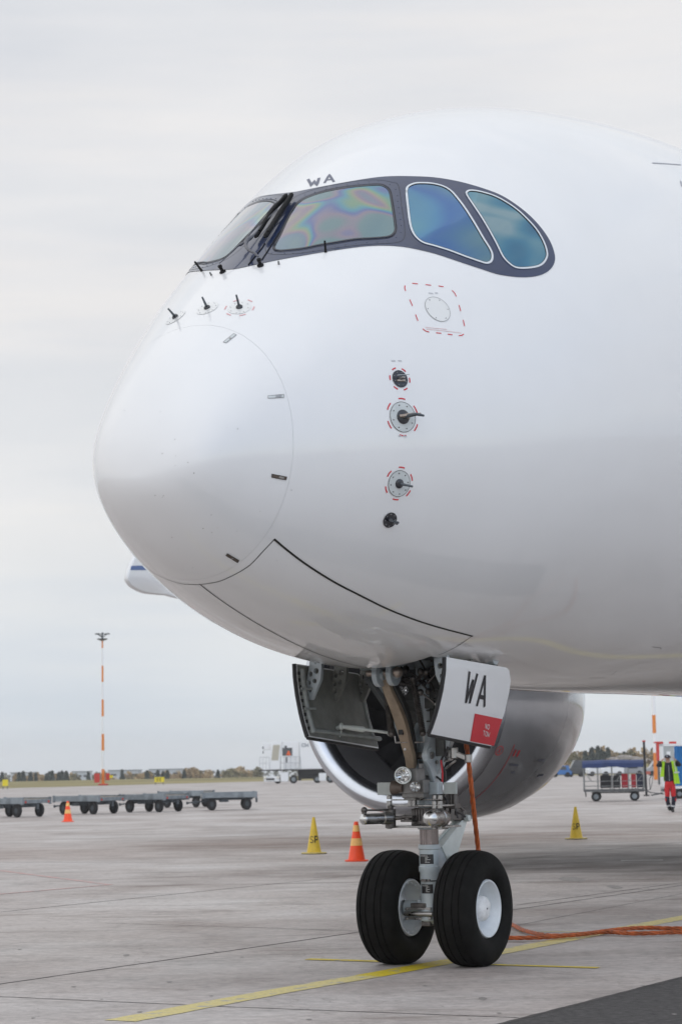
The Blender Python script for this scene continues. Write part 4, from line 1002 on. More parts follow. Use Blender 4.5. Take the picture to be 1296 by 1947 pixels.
mb = MB(); mb.tube([a1, onY(760, 1556, -.30), onY(772, 1553, -.28)], [.022, .016, .022], 12); mb.box(onY(777, 1553, -.27), (.12, .10, .02)); mb.box(onY(777, 1561, -.27), (.12, .10, .02)); mb.cyl(onY(775, 1562, -.27), onY(775, 1550, -.27), .038, seg=16)
mb.tube([onY(690, 1541, -.6), onY(714, 1541, -.48), onY(738, 1540, -.36)], .009, 8); mb.ball(onY(692, 1541, -.6), .03, 12, 8); mb.cyl(onY(692, 1548, -.6), onY(692, 1538, -.6), .022, seg=10); mb.build('actuator_rod', M_DSTEEL, air, bevel=.002)
a0 = onY(817, 1556.5, -.66); actuator(a0, a0 + Vector((-.04, .36, 0.0)) + (a0 - CAML).normalized() * .10, .066)
mb = MB(); d_ = Vector((0, 0, 1)); c = onY(815, 1545, -.62); mb.box(c, (.035, .05, .05)); mb.tube([c, onY(840, 1540, -.3), onY(846, 1548, -.2), onY(847, 1570, -.2)], .007, 6)
# hoses and wiring round the fitting
for pts in ([(812, 1480), (826, 1476), (842, 1488), (848, 1500)], [(838, 1445), (842, 1462), (843, 1478), (845, 1488)], [(846, 1430), (838, 1450), (846, 1468), (846, 1485)], [(851, 1420), (846, 1436), (850, 1445)], [(800, 1508), (812, 1520), (806, 1532)], [(842, 1514), (850, 1525), (842, 1536)], [(868, 1545), (876, 1548), (884, 1554)], [(866, 1538), (868, 1548), (870, 1556)]):
    mb.tube(smooth_open([onY(u, v, -.14) for u, v in pts], 5), .010, 8)
mb.build('hoses', mat('hose_black', (0.03, 0.028, 0.03), .5, var=.3), air, smooth=60)
mb = MB(); mb.tube([onY(838, 1446, -.16), onY(841, 1470, -.16), onY(840, 1500, -.16)], .008, 6); mb.build('red_wire', M_RED, air)
# ground power arm at the port side of the strut
mb = MB(); p0 = G(838, 1436, -.08); p1 = G(862, 1432, -.06); p2 = G(890, 1443, -.04)
mb.bar(p0, p1, .06, .07); mb.bar(p1, p2, .045, .045); mb.cyl(p2 - Vector((0, 0, .035)), p2 + Vector((0, 0, .04)), .035, seg=16); mb.cyl(p1 - Vector((0, 0, .05)), p1 + Vector((0, 0, .05)), .04, seg=16)
mb.bar(G(846, 1462, -.06), G(866, 1446, -.06), .02, .02); mb.bar(G(836, 1448, -.06), G(858, 1442, -.06), .06, .035)
mb.build('cable_support_arm', M_STEEL, air, bevel=.005)

# ------------------------------------------------------------------ engine (starboard)
EX, EY, EZ, ER = -9.05, 16.2, 3.02, 1.95
eng_c = Vector((EX, EY, EZ)); AX_ = Vector((0, 1, 0))
def elathe(prof_, m, name, parent, seg=96, smooth=60, close=False):
    mb = MB(); mb.lathe(prof_, eng_c, AX_, seg, cap=False, close=close); return mb.build(name, m, parent, smooth=smooth)
lipp = [(.36, ER - .30), (.22, ER - .285), (.10, ER - .235), (.03, ER - .17), (.0, ER - .10), (.012, ER - .05), (.06, ER + .01), (.16, ER + .07), (.22, ER + .095)]
cowl = elathe([(.225, ER + .0965), (.34, ER + .132), (.485, ER + .1655), (.8, ER + .22), (1.3, ER + .27), (2.0, ER + .28), (2.8, ER + .22), (3.5, ER + .08), (4.1, ER - .12), (4.6, ER - .34), (4.62, ER - .40), (4.0, ER - .3), (3.0, ER - .2)], M_NACELLE, 'engine', air)
elathe(lipp, M_LIP, 'intake_lip', cowl)
elathe([(.365, ER - .3), (.6, ER - .32), (1.0, ER - .33), (1.6, ER - .36)], M_DUCT, 'intake_duct', cowl)
elathe([(1.75, .02), (1.75, ER - .36)], M_DARK, 'fan_disc', cowl)
mb = MB(); mb.lathe([(.95, .01), (1.0, .10), (1.15, .26), (1.35, .40), (1.6, .48)], eng_c, AX_, 40, cap=False); sp_ = mb.build('spinner', M_FAN, cowl, smooth=60)
sw = MB(); P = []; Q = []
for i in range(40):
    t = i / 39; x = 1.02 + .4 * t; r = .12 + .32 * t; a = t * 3.6; P.append(eng_c + Vector((r * math.cos(a), x - .012, r * math.sin(a)))); Q.append(Vector((math.cos(a), -.7, math.sin(a))).normalized())
ribbon(sw, P, Q, .03, .004); sw.build('spinner_swirl', M_LETTERW, cowl)
for k in range(22):
    mb = MB(); a0 = 2 * math.pi * k / 22; n = 12; th_ = .012
    for i in range(n + 1):
        t = i / n; r = .46 + (ER - .38 - .46) * t; ch = .26 + .22 * math.sin(t * 2.2); tw = .35 + .75 * t; sw_ = .10 * math.sin(t * math.pi) - .16 * t * t
        for s in (-.5, .5):
            y = 1.52 + s * ch * math.cos(tw) + .05 * t; da = (s * ch * math.sin(tw)) / r + sw_ / r
            mb.v.append(eng_c + Vector((r * math.cos(a0 + da), y, r * math.sin(a0 + da))))
    mb.f = [(2 * i, 2 * i + 1, 2 * i + 3, 2 * i + 2) for i in range(n)]
    mb.v += [p + Vector((0, .012, 0)) for p in mb.v]; m_ = 2 * (n + 1); mb.f += [tuple(q + m_ for q in f[::-1]) for f in mb.f]; mb.build('fan_blade', M_FAN, cowl, smooth=60)
# exhaust core and pylon
elathe([(3.6, 1.0), (4.6, .95), (5.6, .70), (6.4, .52)], M_DSTEEL, 'core_cowl', cowl); elathe([(6.0, .42), (6.8, .22), (7.3, .03)], M_DSTEEL, 'exhaust_cone', cowl)
# red warning arc and small stencils on the nacelle's near side
def cowl_r(x):
    pr = [(0.2, ER + .088), (0.485, ER + .1655), (.8, ER + .22), (1.3, ER + .27), (2.0, ER + .28), (2.8, ER + .22), (3.5, ER + .08)]
    for (a, b), (c, d) in zip(pr[:-1], pr[1:]):
        if a <= x <= c: return b + (d - b) * (x - a) / (c - a)
    return pr[-1][1]
def cowl_pt(x, deg): a = R(deg); r = cowl_r(x) + .004; return eng_c + Vector((r * math.cos(a), x, r * math.sin(a))), Vector((math.cos(a), 0, math.sin(a)))
mb = MB(); P, Q = zip(*[cowl_pt(.66, d) for d in range(-60, -22, 2)]); ribbon(mb, P, Q, .022, .003)
def cowl_ring(x, deg, r, w):
    P = []; Q = []
    for k in range(17):
        t = k * math.pi / 8; p, q = cowl_pt(x + r * math.cos(t), deg + math.degrees(r * math.sin(t) / 2.1)); P.append(p); Q.append(q)
    ribbon(mb, P, Q, w, .003)
cowl_ring(.32, -28, .085, .018)
for dx, dd in ((-.03, 0), (.03, 0)): P, Q = zip(*[cowl_pt(.32 + dx * s, -28 + dd + s * 1.0) for s in (-1, 1)]); ribbon(mb, P, Q, .02, .003)
for x_ in (.76, .88):
    P, Q = zip(*[cowl_pt(x_, -28 + d) for d in (-1.2, 1.2)]); ribbon(mb, P, Q, .06, .003)
mb.build('warning_stencil', M_RED, cowl)
mb = MB()
for x_, d_, l_ in ((.9, -34, .16), (.8, -34, .1), (1.75, -31, .10), (1.9, -31, .08), (2.15, -40, .1), (2.3, -40, .12), (1.0, -38, .1)):
    P, Q = zip(*[cowl_pt(x_ + l_ * t, d_) for t in (0, .5, 1)]); ribbon(mb, P, Q, .04, .003)
mb.build('small_stencil', M_GREYPRINT, cowl)

# ------------------------------------------------------------------ cabin door and windows further aft on the port side
def side_pt(a, z): h = BVH.ray_cast(Vector((6, a, z)), Vector((-1, 0, 0))); return h[0], surf_n(h[0])
mb = MB(); rc = [(1.35 + .12 * (1 - math.cos(t)) if False else 0, 0) for t in ()]
cor = []
for cx_, cz_, a0_ in ((2.35, 6.75, 0), (1.45, 6.75, 90), (1.45, 4.95, 180), (2.35, 4.95, 270)):
    for k in range(5): t = R(a0_ + k * 22.5); cor.append((cx_ + .15 * math.cos(t), cz_ + .15 * math.sin(t)))
cor.append(cor[0]); P, Q = zip(*[side_pt(p.x, p.y) for p in subdiv([Vector(c) for c in cor], .1)]); ribbon(mb, P, Q, .014, .003, square=False); cdoor = mb.build('cabin_door', M_FINE, air, smooth=0)
for k in range(14):
    a0_ = 3.1 + k * .63; mb = MB(); c_, n_ = side_pt(a0_, 6.15); pts_ = []
    for j in range(20): t = 2 * math.pi * j / 20; pts_.append(side_pt(a0_ + .13 * math.copysign(abs(math.cos(t)) ** .7, math.cos(t)), 6.15 + .19 * math.copysign(abs(math.sin(t)) ** .7, math.sin(t))))
    mb.v = [p + n * .004 for p, n in pts_]; mb.f = [tuple(range(20))]; mb.build('cabin_window', M_GLASS_R, air, smooth=0)

# ------------------------------------------------------------------ wings
M_WING = mat('wing_grey_paint', (0.55, 0.57, 0.6), 0.4, coat=0.5, var=.04, vscale=.8)
def airfoil(n=14):
    up = []; lo = []
    for i in range(n + 1):
        x = (1 - math.cos(math.pi * i / n)) / 2; t = .55 * (.2969 * math.sqrt(x) - .126 * x - .3516 * x * x + .2843 * x ** 3 - .1015 * x ** 4)
        up.append((x, t + .02 * math.sin(math.pi * x))); lo.append((x, -t + .02 * math.sin(math.pi * x)))
    return up + lo[-2:0:-1]
def wing(s, stations):
    af = airfoil(); mb = MB(); n = len(af)
    for (x, yle, z, ch, thk) in stations:
        for a, b in af: mb.v.append(Vector((s * x, yle + a * ch, z + b * ch * thk)))
    for i in range(len(stations) - 1):
        for k in range(n): mb.f.append((i * n + k, i * n + (k + 1) % n, (i + 1) * n + (k + 1) % n, (i + 1) * n + k))
    mb.f += [tuple(range(n)), tuple((len(stations) - 1) * n + k for k in range(n))]
    return mb.build('wing', M_WING, air, smooth=40)
ST = [(2.0, 15.5, 3.4, 12.5, 1.05), (6, 18.6, 3.75, 9.2, 1.0), (10, 21.7, 4.35, 6.9, .95), (16, 26.3, 5.45, 5.4, .9), (22, 31.2, 6.55, 3.9, .8), (26.5, 35.1, 7.35, 2.7, .6), (28.7, 37.2, 7.75, 1.8, .5)]
wst = wing(-1, ST)
mb = MB(); mb.prism([(-9.05, 17.6, 5.0), (-9.05, 21.8, 5.0), (-9.05, 25, 4.2), (-9.05, 23.5, 3.6), (-9.05, 20.5, 4.2), (-9.05, 18, 4.75)], (.35, 0, 0)); mb.build('pylon', M_WING, air, bevel=.05)
# upturned tip of the starboard wing
M_TIP = mat('tip_white_paint', (0.78, 0.79, 0.8), .35, coat=.6); M_BLUE = mat('tip_blue_paint', (0.03, 0.10, 0.30), .35, coat=.6)
PT = -29.3
tip_px = [(243, 1099), (246.5, 1083), (256, 1061), (270, 1040), (292, 1012), (318, 985), (345, 965), (356, 966), (352, 1010), (350, 1060), (352, 1133), (318, 1132), (298, 1130.5), (280, 1128.5), (266, 1124), (253, 1116), (246, 1108)]
def tip_curve(p, x):   # leans outboard towards its top
    q = onX(p[0], p[1], x); return q
tp = [tip_curve(p, PT) for p in smooth_closed(tip_px, 3)]
mb = MB(); mb.prism(tp, (-.16, 0, 0)); wl = mb.build('winglet', M_TIP, air, bevel=.05, smooth=40)
mb = MB(); bq = [onX(u, v, PT + .01) for u, v in ((250.5, 1076), (262, 1075.5), (300, 1075.5), (345, 1076), (345, 1084.5), (300, 1084), (262, 1084), (248.5, 1084))]; mb.prism(bq, (-.02, 0, 0)); mb.build('blue_band', M_BLUE, wl)
tag(air, 'large white airliner with dark blue cockpit window mask, standing on its nose wheels', 'airplane')
# ------------------------------------------------------------------ ground
OIL_AND_SHADE = [(7.0, 41, 8, 9, (.26, .235, .225)), (1.5, 55, 11, 7, (.62, .53, .48)), (12, 62, 10, 8, (.6, .55, .52)), (-9, 50, 8, 6, (.86, .80, .77)), (3.0, 27, 2.5, 2.2, (.72, .68, .66))]  # darkened ellipses: oil stains with painted shadow under the aircraft
def concrete_mat():
    m = bpy.data.materials.new('apron_concrete'); m.use_nodes = True; t = m.node_tree; b = t.nodes['Principled BSDF']; K = t.links.new
    c = N(t, 'ShaderNodeTexCoord'); ob = c.outputs['Object']
    def nz(sc, det=6, ro=.6, st=None, di=0.0):
        v = ob
        if st: mp = N(t, 'ShaderNodeMapping', ins={2: (0, 0, st[3]), 3: st[:3]}); K(v, mp.inputs[0]); v = mp.outputs[0]
        n = N(t, 'ShaderNodeTexNoise', ins={'Scale': sc, 'Detail': det, 'Roughness': ro, 'Distortion': di}); K(v, n.inputs['Vector']); return n.outputs[0]
    def mulc(a, b_, f=1.0):
        x = N(t, 'ShaderNodeMix', data_type='RGBA', blend_type='MULTIPLY', ins={0: f}); K(a, x.inputs[6]); K(b_, x.inputs[7]); return x.outputs[2]
    r1 = ramp(t, [(0.3, (0.31, 0.262, 0.24)), (0.5, (0.46, 0.415, 0.393)), (0.7, (0.565, 0.535, 0.52))]); K(nz(.22, 7, .62), r1.inputs[0])
    r2 = ramp(t, [(0.28, .70), (0.5, 1.0), (0.75, 1.08)]); K(nz(1.0, 8, .7, (.75, 1.1, 1, .12), .8), r2.inputs[0])
    r3 = ramp(t, [(0.35, .68), (0.6, 1.06)]); K(nz(9, 6, .7), r3.inputs[0])
    r4 = ramp(t, [(0.30, (.50, .45, .42)), (0.42, (1, 1, 1))]); K(nz(.55, 5, .6, (.5, 1.6, 1, -.3), 1.2), r4.inputs[0])          # tyre and oil stains
    r5 = ramp(t, [(0.30, .78), (0.45, 1.0), (1, 1.0)]); K(nz(42, 3, .5), r5.inputs[0])
    # slabs differ a little from one another
    vo = N(t, 'ShaderNodeTexVoronoi', ins={'Scale': .13}); K(ob, vo.inputs['Vector']); r6 = ramp(t, [(0, .93), (1, 1.05)]); K(vo.outputs['Color'], r6.inputs[0])
    x = mulc(r1.outputs[0], r2.outputs[0]); x = mulc(x, r3.outputs[0], .8); x = mulc(x, r4.outputs[0], .75); x = mulc(x, r5.outputs[0], .6); x = mulc(x, r6.outputs[0], .7)
    # thin straight tyre marks and scuffs
    mpw = N(t, 'ShaderNodeMapping', ins={2: (0, 0, .5), 3: (.25, 3.2, 1)}); K(ob, mpw.inputs[0]); nw = N(t, 'ShaderNodeTexNoise', ins={'Scale': 1.3, 'Detail': 7.0, 'Roughness': .72, 'Distortion': .3}); K(mpw.outputs[0], nw.inputs['Vector'])
    rw = ramp(t, [(0.33, (.62, .59, .57)), (0.43, (1, 1, 1))]); K(nw.outputs[0], rw.inputs[0]); x = mulc(x, rw.outputs[0], .8)
    # hairline cracks
    vc = N(t, 'ShaderNodeTexVoronoi', feature='DISTANCE_TO_EDGE', ins={'Scale': .33}); nd = N(t, 'ShaderNodeTexNoise', ins={'Scale': 1.2, 'Detail': 6.0}); K(ob, nd.inputs['Vector']); ad2 = N(t, 'ShaderNodeVectorMath', operation='ADD'); K(ob, ad2.inputs[0]); sc2 = N(t, 'ShaderNodeVectorMath', operation='SCALE', ins={3: 1.6}); K(nd.outputs['Color'], sc2.inputs[0]); K(sc2.outputs[0], ad2.inputs[1]); K(ad2.outputs[0], vc.inputs['Vector'])
    rc = ramp(t, [(0.0, (.60, .57, .55)), (0.006, (1, 1, 1))]); K(vc.outputs['Distance'], rc.inputs[0]); x = mulc(x, rc.outputs[0], .6)
    # old oil and the parked aircraft's shadow, both painted into the concrete colour
    for cx_, cy_, rx_, ry_, dk in OIL_AND_SHADE:
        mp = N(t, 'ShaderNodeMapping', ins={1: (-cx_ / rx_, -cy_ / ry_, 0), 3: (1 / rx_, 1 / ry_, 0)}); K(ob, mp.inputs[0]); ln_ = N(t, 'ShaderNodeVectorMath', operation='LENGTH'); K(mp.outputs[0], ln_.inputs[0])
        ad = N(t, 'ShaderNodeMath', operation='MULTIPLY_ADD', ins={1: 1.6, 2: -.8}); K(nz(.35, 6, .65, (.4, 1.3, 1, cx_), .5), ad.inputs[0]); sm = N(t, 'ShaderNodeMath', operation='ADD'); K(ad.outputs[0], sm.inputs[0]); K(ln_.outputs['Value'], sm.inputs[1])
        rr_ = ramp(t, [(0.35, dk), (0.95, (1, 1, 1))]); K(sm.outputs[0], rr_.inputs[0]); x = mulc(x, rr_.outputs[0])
    K(x, b.inputs['Base Color'])
    rr = N(t, 'ShaderNodeMapRange', ins={1: .3, 2: .7, 3: .42, 4: .68}); K(nz(.7, 5, .6), rr.inputs[0]); K(rr.outputs[0], b.inputs['Roughness'])
    bp = N(t, 'ShaderNodeBump', ins={0: .35, 1: .01}); K(nz(55, 5, .65), bp.inputs['Height']); K(bp.outputs[0], b.inputs['Normal'])
    return m
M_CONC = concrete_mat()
M_JOINT = mat('joint_sealant', (0.055, 0.05, 0.048), .7, var=.5, vscale=3)
M_ASPH = mat('dark_asphalt', (0.06, 0.056, 0.056), .8, var=.55, vscale=14, bump=.8, bscale=90)
M_GRASS = mat('autumn_grass', (0.20, 0.18, 0.055), .9, col2=(0.33, 0.27, 0.12), var=.3, vscale=.02)
M_GRASS2 = mat('dry_verge', (0.15, 0.135, 0.06), .9, col2=(0.26, 0.22, 0.11), vscale=.05)
def worn(name, col, under=(0.36, 0.345, 0.335), lo=.42, hi=.5, sc=6.0):
    m = bpy.data.materials.new(name); m.use_nodes = True; t = m.node_tree; b = t.nodes['Principled BSDF']; K = t.links.new
    c = N(t, 'ShaderNodeTexCoord'); n = N(t, 'ShaderNodeTexNoise', ins={'Scale': sc, 'Detail': 8.0, 'Roughness': .72}); K(c.outputs['Object'], n.inputs['Vector'])
    r = ramp(t, [(lo, under), (hi, col)]); K(n.outputs[0], r.inputs[0])
    n2 = N(t, 'ShaderNodeTexNoise', ins={'Scale': 30.0, 'Detail': 4.0}); K(c.outputs['Object'], n2.inputs['Vector']); r2 = ramp(t, [(.3, .8), (.65, 1.05)]); K(n2.outputs[0], r2.inputs[0])
    x = N(t, 'ShaderNodeMix', data_type='RGBA', blend_type='MULTIPLY', ins={0: 1.0}); K(r.outputs[0], x.inputs[6]); K(r2.outputs[0], x.inputs[7]); K(x.outputs[2], b.inputs['Base Color']); b.inputs['Roughness'].default_value = .55
    return m
M_YEL = worn('yellow_marking_faded', (0.64, 0.54, 0.20), lo=.38, hi=.47); M_YELB = worn('yellow_marking_bright', (0.68, 0.53, 0.02), lo=.36, hi=.43)
M_REDL = worn('pink_marking_faded', (0.52, 0.30, 0.28), lo=.40, hi=.52, sc=3); M_WHL = worn('white_marking_faded', (0.56, 0.56, 0.56), lo=.45, hi=.6, sc=2)
def sheet(name, pts, m, z, kind='structure'):
    mb = MB(); mb.v = [Vector((p[0], p[1], z)) for p in pts]; mb.f = [tuple(range(len(pts)))]
    o = mb.build(name, m, None, smooth=0)
    if o.data.polygons[0].normal.z < 0: o.data.flip_normals()
    return tag(o, kind=kind)
NB = [(-700, 215), (-120, 236)] + [tuple(ground(u, v)[:2]) for u, v in ((0, 1499.5), (180, 1495), (330, 1490.5), (490, 1486.5))] + [(40, 330), (120, 345), (900, 380)]
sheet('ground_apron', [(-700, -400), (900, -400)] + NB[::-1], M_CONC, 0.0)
gr_mb = MB(); rows = []
nbx = [p[0] for p in NB]
for j in range(60):
    row = []
    for i in range(61):
        x = -900 + i * 30.0
        k = 0
        while k < len(NB) - 2 and x > NB[k + 1][0]: k += 1
        y0 = NB[k][1] + (NB[k + 1][1] - NB[k][1]) * max(0, min(1, (x - NB[k][0]) / (NB[k + 1][0] - NB[k][0])))
        y0 -= 3; f = (j / 59); y = y0 + f ** 2.2 * 2300
        z = -.02 if y < 500 else -.02 - 12 * min(1, (y - 500) / 260) ** 1.3
        hill = 0; X = x * (1 + f * 1.5)
        if X > 30: hill = 2.9 * math.exp(-((y - 560) / 90) ** 2) * min(1, (X - 30) / 30) * (1 + .25 * noise.noise(Vector((X * .05, y * .02, 0))))
        row.append(Vector((X, y, z + hill if y > 420 else z)))
    rows.append(row)
gr_mb.v = [p for r in rows for p in r]; gr_mb.f = [(j * 61 + i, j * 61 + i + 1, (j + 1) * 61 + i + 1, (j + 1) * 61 + i) for j in range(59) for i in range(60)]
tag(gr_mb.build('terrain_grass', M_GRASS, None, smooth=60), kind='structure')
def gline(name, px, w, m, z=0.004, jit=0.0, ext=None):
    P = [ground(*p) for p in px]; P = [Vector((p.x, p.y, 0)) for p in P]
    if ext: P[0] = P[0] + (P[0] - P[1]).normalized() * ext[0]; P[-1] = P[-1] + (P[-1] - P[-2]).normalized() * ext[1]
    P = subdiv(P, .12 if jit else .8); mb = MB(); vs = []
    for i, p in enumerate(P):
        t = (P[min(i + 1, len(P) - 1)] - P[max(i - 1, 0)]).normalized(); s = Vector((-t.y, t.x, 0)); a = 1 + jit * noise.noise(p * 6.0); b = 1 + jit * noise.noise(p * 6.0 + Vector((9, 3, 1))); c = s * (jit * .15 * w * noise.noise(p * 1.5))
        vs += [p + s * w / 2 * a + c, p - s * w / 2 * b + c]
    mb.v = [Vector((p.x, p.y, z)) for p in vs]; mb.f = [(2 * i + 1, 2 * i, 2 * i + 2, 2 * i + 3)[::-1] for i in range(len(P) - 1)]
    o = mb.build(name, m, None, smooth=0)
    if o.data.polygons[0].normal.z < 0: o.data.flip_normals()
    return tag(o, kind='structure')
# slab joints
for px, w, e in (([(0, 1872), (683, 1773)], .035, (6, 16)), ([(0, 1735), (690, 1664)], .03, (8, 30)), ([(0, 1896), (450, 1916), (985, 1936)], .022, (5, 0)), ([(980, 1722), (1296, 1679)], .03, (0, 10)),
              ([(200, 1756), (685, 1771)], .018, (0, 0)), ([(940, 1792), (1000, 1793)], .02, (0, 0)), ([(0, 1640), (330, 1641)], .04, (8, 0)), ([(984, 1760), (1296, 1700)], .014, (0, 5))):
    gline('ground_joint', px, w, M_JOINT, .002, .7, e)
# taxi lead-in line and stop bar
gline('ground_marking_yellow', [(228, 1942.5), (560, 1880.5), (700, 1857)], .28, M_YEL, .0035, .12, (.0, 0)); gline('ground_marking_yellow', [(700, 1857), (800, 1838.5), (900, 1821)], .28, M_YELB, .0035, .06)
gline('ground_marking_yellow', [(900, 1821), (1010, 1800), (1150, 1773), (1296, 1746)], .27, M_YEL, .0035, .12, (0, 12))
gline('ground_marking_yellow', [(584, 1825), (700, 1828.5), (760, 1831)], .15, M_YELB, .005, .1); gline('ground_marking_yellow', [(935, 1835.5), (1137, 1841.5)], .11, M_YELB, .005, .1)
gline('ground_marking_yellow', [(985, 1772.5), (1100, 1773)], .06, M_YEL, .005, .2)
gline('ground_marking_red', [(0, 1656), (210, 1683)], .12, M_REDL, .003, .2, (10, 0)); gline('ground_marking_red', [(210, 1683), (0, 1701)], .10, M_REDL, .0045, .2, (0, 10))
for px, w in (([(300, 1517), (487, 1514)], .5), ([(560, 1513), (610, 1516)], .4), ([(640, 1583), (660, 1583)], .15), ([(1180, 1637), (1260, 1636)], .35), ([(1010, 1487), (1180, 1484)], .6), ([(1000, 1510), (1100, 1508)], .5)):
    gline('ground_marking_white', px, w, M_WHL, .003, .3)
# asphalt at the lower right, with its sealed edge
a0, a1 = ground(960, 1947), ground(1296, 1861); d_ = (a1 - a0).normalized(); s_ = Vector((d_.y, -d_.x, 0)); p0 = a0 - d_ * 14; p1 = a1 + d_ * 4
sheet('ground_asphalt', [p0[:2], (p0 + s_ * 1.7)[:2], (p1 + s_ * 1.7)[:2], p1[:2]], M_ASPH, .0035)
gline('ground_joint', [(960, 1946.5), (1296, 1860)], .05, M_JOINT, .005, .6, (6, 6))
# darker patches: oil on the apron
def blot(u, v, rx, ry, m, z=.003):
    c = ground(u, v); mb = MB(); n = 40; mb.v = [Vector((c.x + rx * math.cos(t) * (1 + .3 * noise.noise(Vector((math.cos(t) * 1.5 + u, math.sin(t) * 1.5, 0)))), c.y + ry * math.sin(t) * (1 + .3 * noise.noise(Vector((math.cos(t) * 2, math.sin(t) * 2 + v, 3)))), z)) for t in [2 * math.pi * i / n for i in range(n)]]; mb.f = [tuple(range(n))]
    tag(mb.build('ground_stain', m, None, smooth=0), kind='structure')
M_OIL = mat('oil_stain', (0.20, 0.185, 0.175), .6, col2=(0.32, .30, .285), vscale=9); M_PATCH = mat('pale_patch', (0.44, 0.43, .42), .6, var=.1, vscale=3)
blot(1088, 1672.5, .19, .75, M_OIL); blot(1167, 1687, .1, .5, M_OIL); blot(917, 1900, .03, .12, M_OIL); blot(322, 1868, .02, .06, M_OIL); blot(240, 1817, .03, .12, M_OIL)
random.seed(5)
for k in range(46):
    u, v = random.uniform(0, 1296), random.uniform(1690, 1940); c = ground(u, v); s_ = random.uniform(.005, .016)
    blot(u, v, s_ * 1.5, s_ * 2.2, M_OIL, .003 + k * .00002)

# ------------------------------------------------------------------ cones
def ring_band(mb, r0, z0, r1, z1, off=0.0, seg=28): mb.lathe([(z0, r0 + off), (z1, r1 + off)], (0, 0, 0), (0, 0, 1), seg, cap=False)
M_CY = mat('yellow_cone_plastic', (0.62, 0.43, 0.03), .5, var=.15, vscale=6, rvar=.1); M_CO = mat('orange_cone_plastic', (0.95, 0.075, 0.012), .45, var=.1, vscale=6); M_CR = mat('cone_sleeve', (0.92, 0.52, 0.17), .5, var=.1, vscale=9)
M_BASE = mat('cone_base_rubber', (0.05, 0.05, 0.045), .7); M_BASEY = mat('cone_base_yellow', (0.55, 0.44, 0.14), .6, var=.2)
def cone(u, v, kind, h, label, group):
    g = ground(u, v); o = empty('traffic_cone', (g.x, g.y, 0)); r0, r1 = (.155, .028) if kind == 'y' else (.165, .04)
    rz = lambda z: r0 + (r1 - r0) * (z - .03) / (h - .03)
    mb = MB(); mb.lathe([(.02, r0 + .01), (.03, r0), (h - .006, r1), (h, r1 * .8), (h, r1 * .5)], (0, 0, 0), (0, 0, 1), 36, cap=False); mb.build('cone_body', M_CY if kind == 'y' else M_CO, o, smooth=50)
    if kind == 'y':
        mb = MB(); mb.lathe([(.012, .27), (.03, .262), (.034, .16)], (0, 0, 0), (0, 0, 1), 36, cap=False); mb.build('cone_base', M_BASEY, o, smooth=30); mb = MB(); mb.lathe([(0, .265), (.014, .275), (.016, .26)], (0, 0, 0), (0, 0, 1), 36); mb.build('base_ring', M_BASE, o)
    else:
        mb = MB(); s = .23; mb.prism([(s * math.cos(t) * (1.18 if i % 2 else 1), s * math.sin(t) * (1.18 if i % 2 else 1), 0) for i, t in enumerate([k * math.pi / 4 for k in range(8)])], (0, 0, .028)); mb.build('cone_base', M_CO, o, bevel=.006)
        for a, b in ((.30, .44), (.57, .69)):
            mb = MB(); ring_band(mb, rz(a), a, rz(b), b, .003); mb.build('reflective_band', M_CR, o, smooth=60)
    if kind == 'y':
        mb = MB(); ac = math.atan2(-g.y, -g.x)
        for ch, x0, w_ in (('S', -.083, .014), ('P', .022, .024)):
            for st in GLY[ch]:
                P = []; Q = []
                for p in subdiv([Vector((x0 + q[0] * .068, .235 + q[1] * .135)) for q in st], .012):
                    r = rz(p.y) + .002; a = ac + p.x / r; P.append(Vector((r * math.cos(a), r * math.sin(a), p.y))); Q.append(Vector((math.cos(a), math.sin(a), .15)))
                ribbon(mb, P, Q, w_, .002, square=False)
        mb.build('lettering', M_BLACKPRINT, o, smooth=0)
    return tag(o, label, 'cone', group)
cone(597, 1624, 'y', .77, 'yellow cone lettered SP beside the orange and yellow striped cone', 'yellow cones around the engine')
cone(1095, 1596, 'y', .77, 'yellow cone lettered SP standing alone between the nose wheels and the baggage cart', 'yellow cones around the engine')
cone(678, 1638, 'o', .76, 'large orange cone with two pale bands just left of the nose wheels', 'orange cones'); cone(129, 1563, 'o', .75, 'small distant orange cone in front of the row of empty dollies', 'orange cones')

# ------------------------------------------------------------------ orange power cables
def rope(pts, r, name, label, turns=7.0, strands=4):
    P = smooth_open(pts, 14); L_ = [0]
    for a, b in zip(P[:-1], P[1:]): L_.append(L_[-1] + (b - a).length)
    Q = []; n = int(L_[-1] / .02); k = 0
    for i in range(n + 1):
        s = L_[-1] * i / n
        while k < len(L_) - 2 and s > L_[k + 1]: k += 1
        Q.append(P[k].lerp(P[k + 1], (s - L_[k]) / max(1e-6, L_[k + 1] - L_[k])))
    mb = MB()
    for j in range(strands):
        S = []
        for i, q in enumerate(Q):
            t = (Q[min(i + 1, n)] - Q[max(i - 1, 0)]).normalized(); e = t.cross(Vector((.3, .9, .1))).normalized(); f = t.cross(e); a = 2 * math.pi * (j / strands) + i * .02 * turns
            S.append(q + (e * math.cos(a) + f * math.sin(a)) * r * .62)
        mb.tube(S, r * .47, 7)
    return tag(mb.build(name, M_COPPER, None, smooth=80), label, 'cable')
W = lambda p: MA @ Vector(p)
gp = lambda u, v, z=.035: (lambda g: Vector((g.x, g.y, z)))(ground(u, v))
top = W(onY(884.5, 1404, .05)); mid = W(onY(890.5, 1450, .10)); m2 = W(onY(899, 1530, .22)); m3_ = W(onY(908, 1610, .42)); m4 = W(onY(917, 1690, .62))
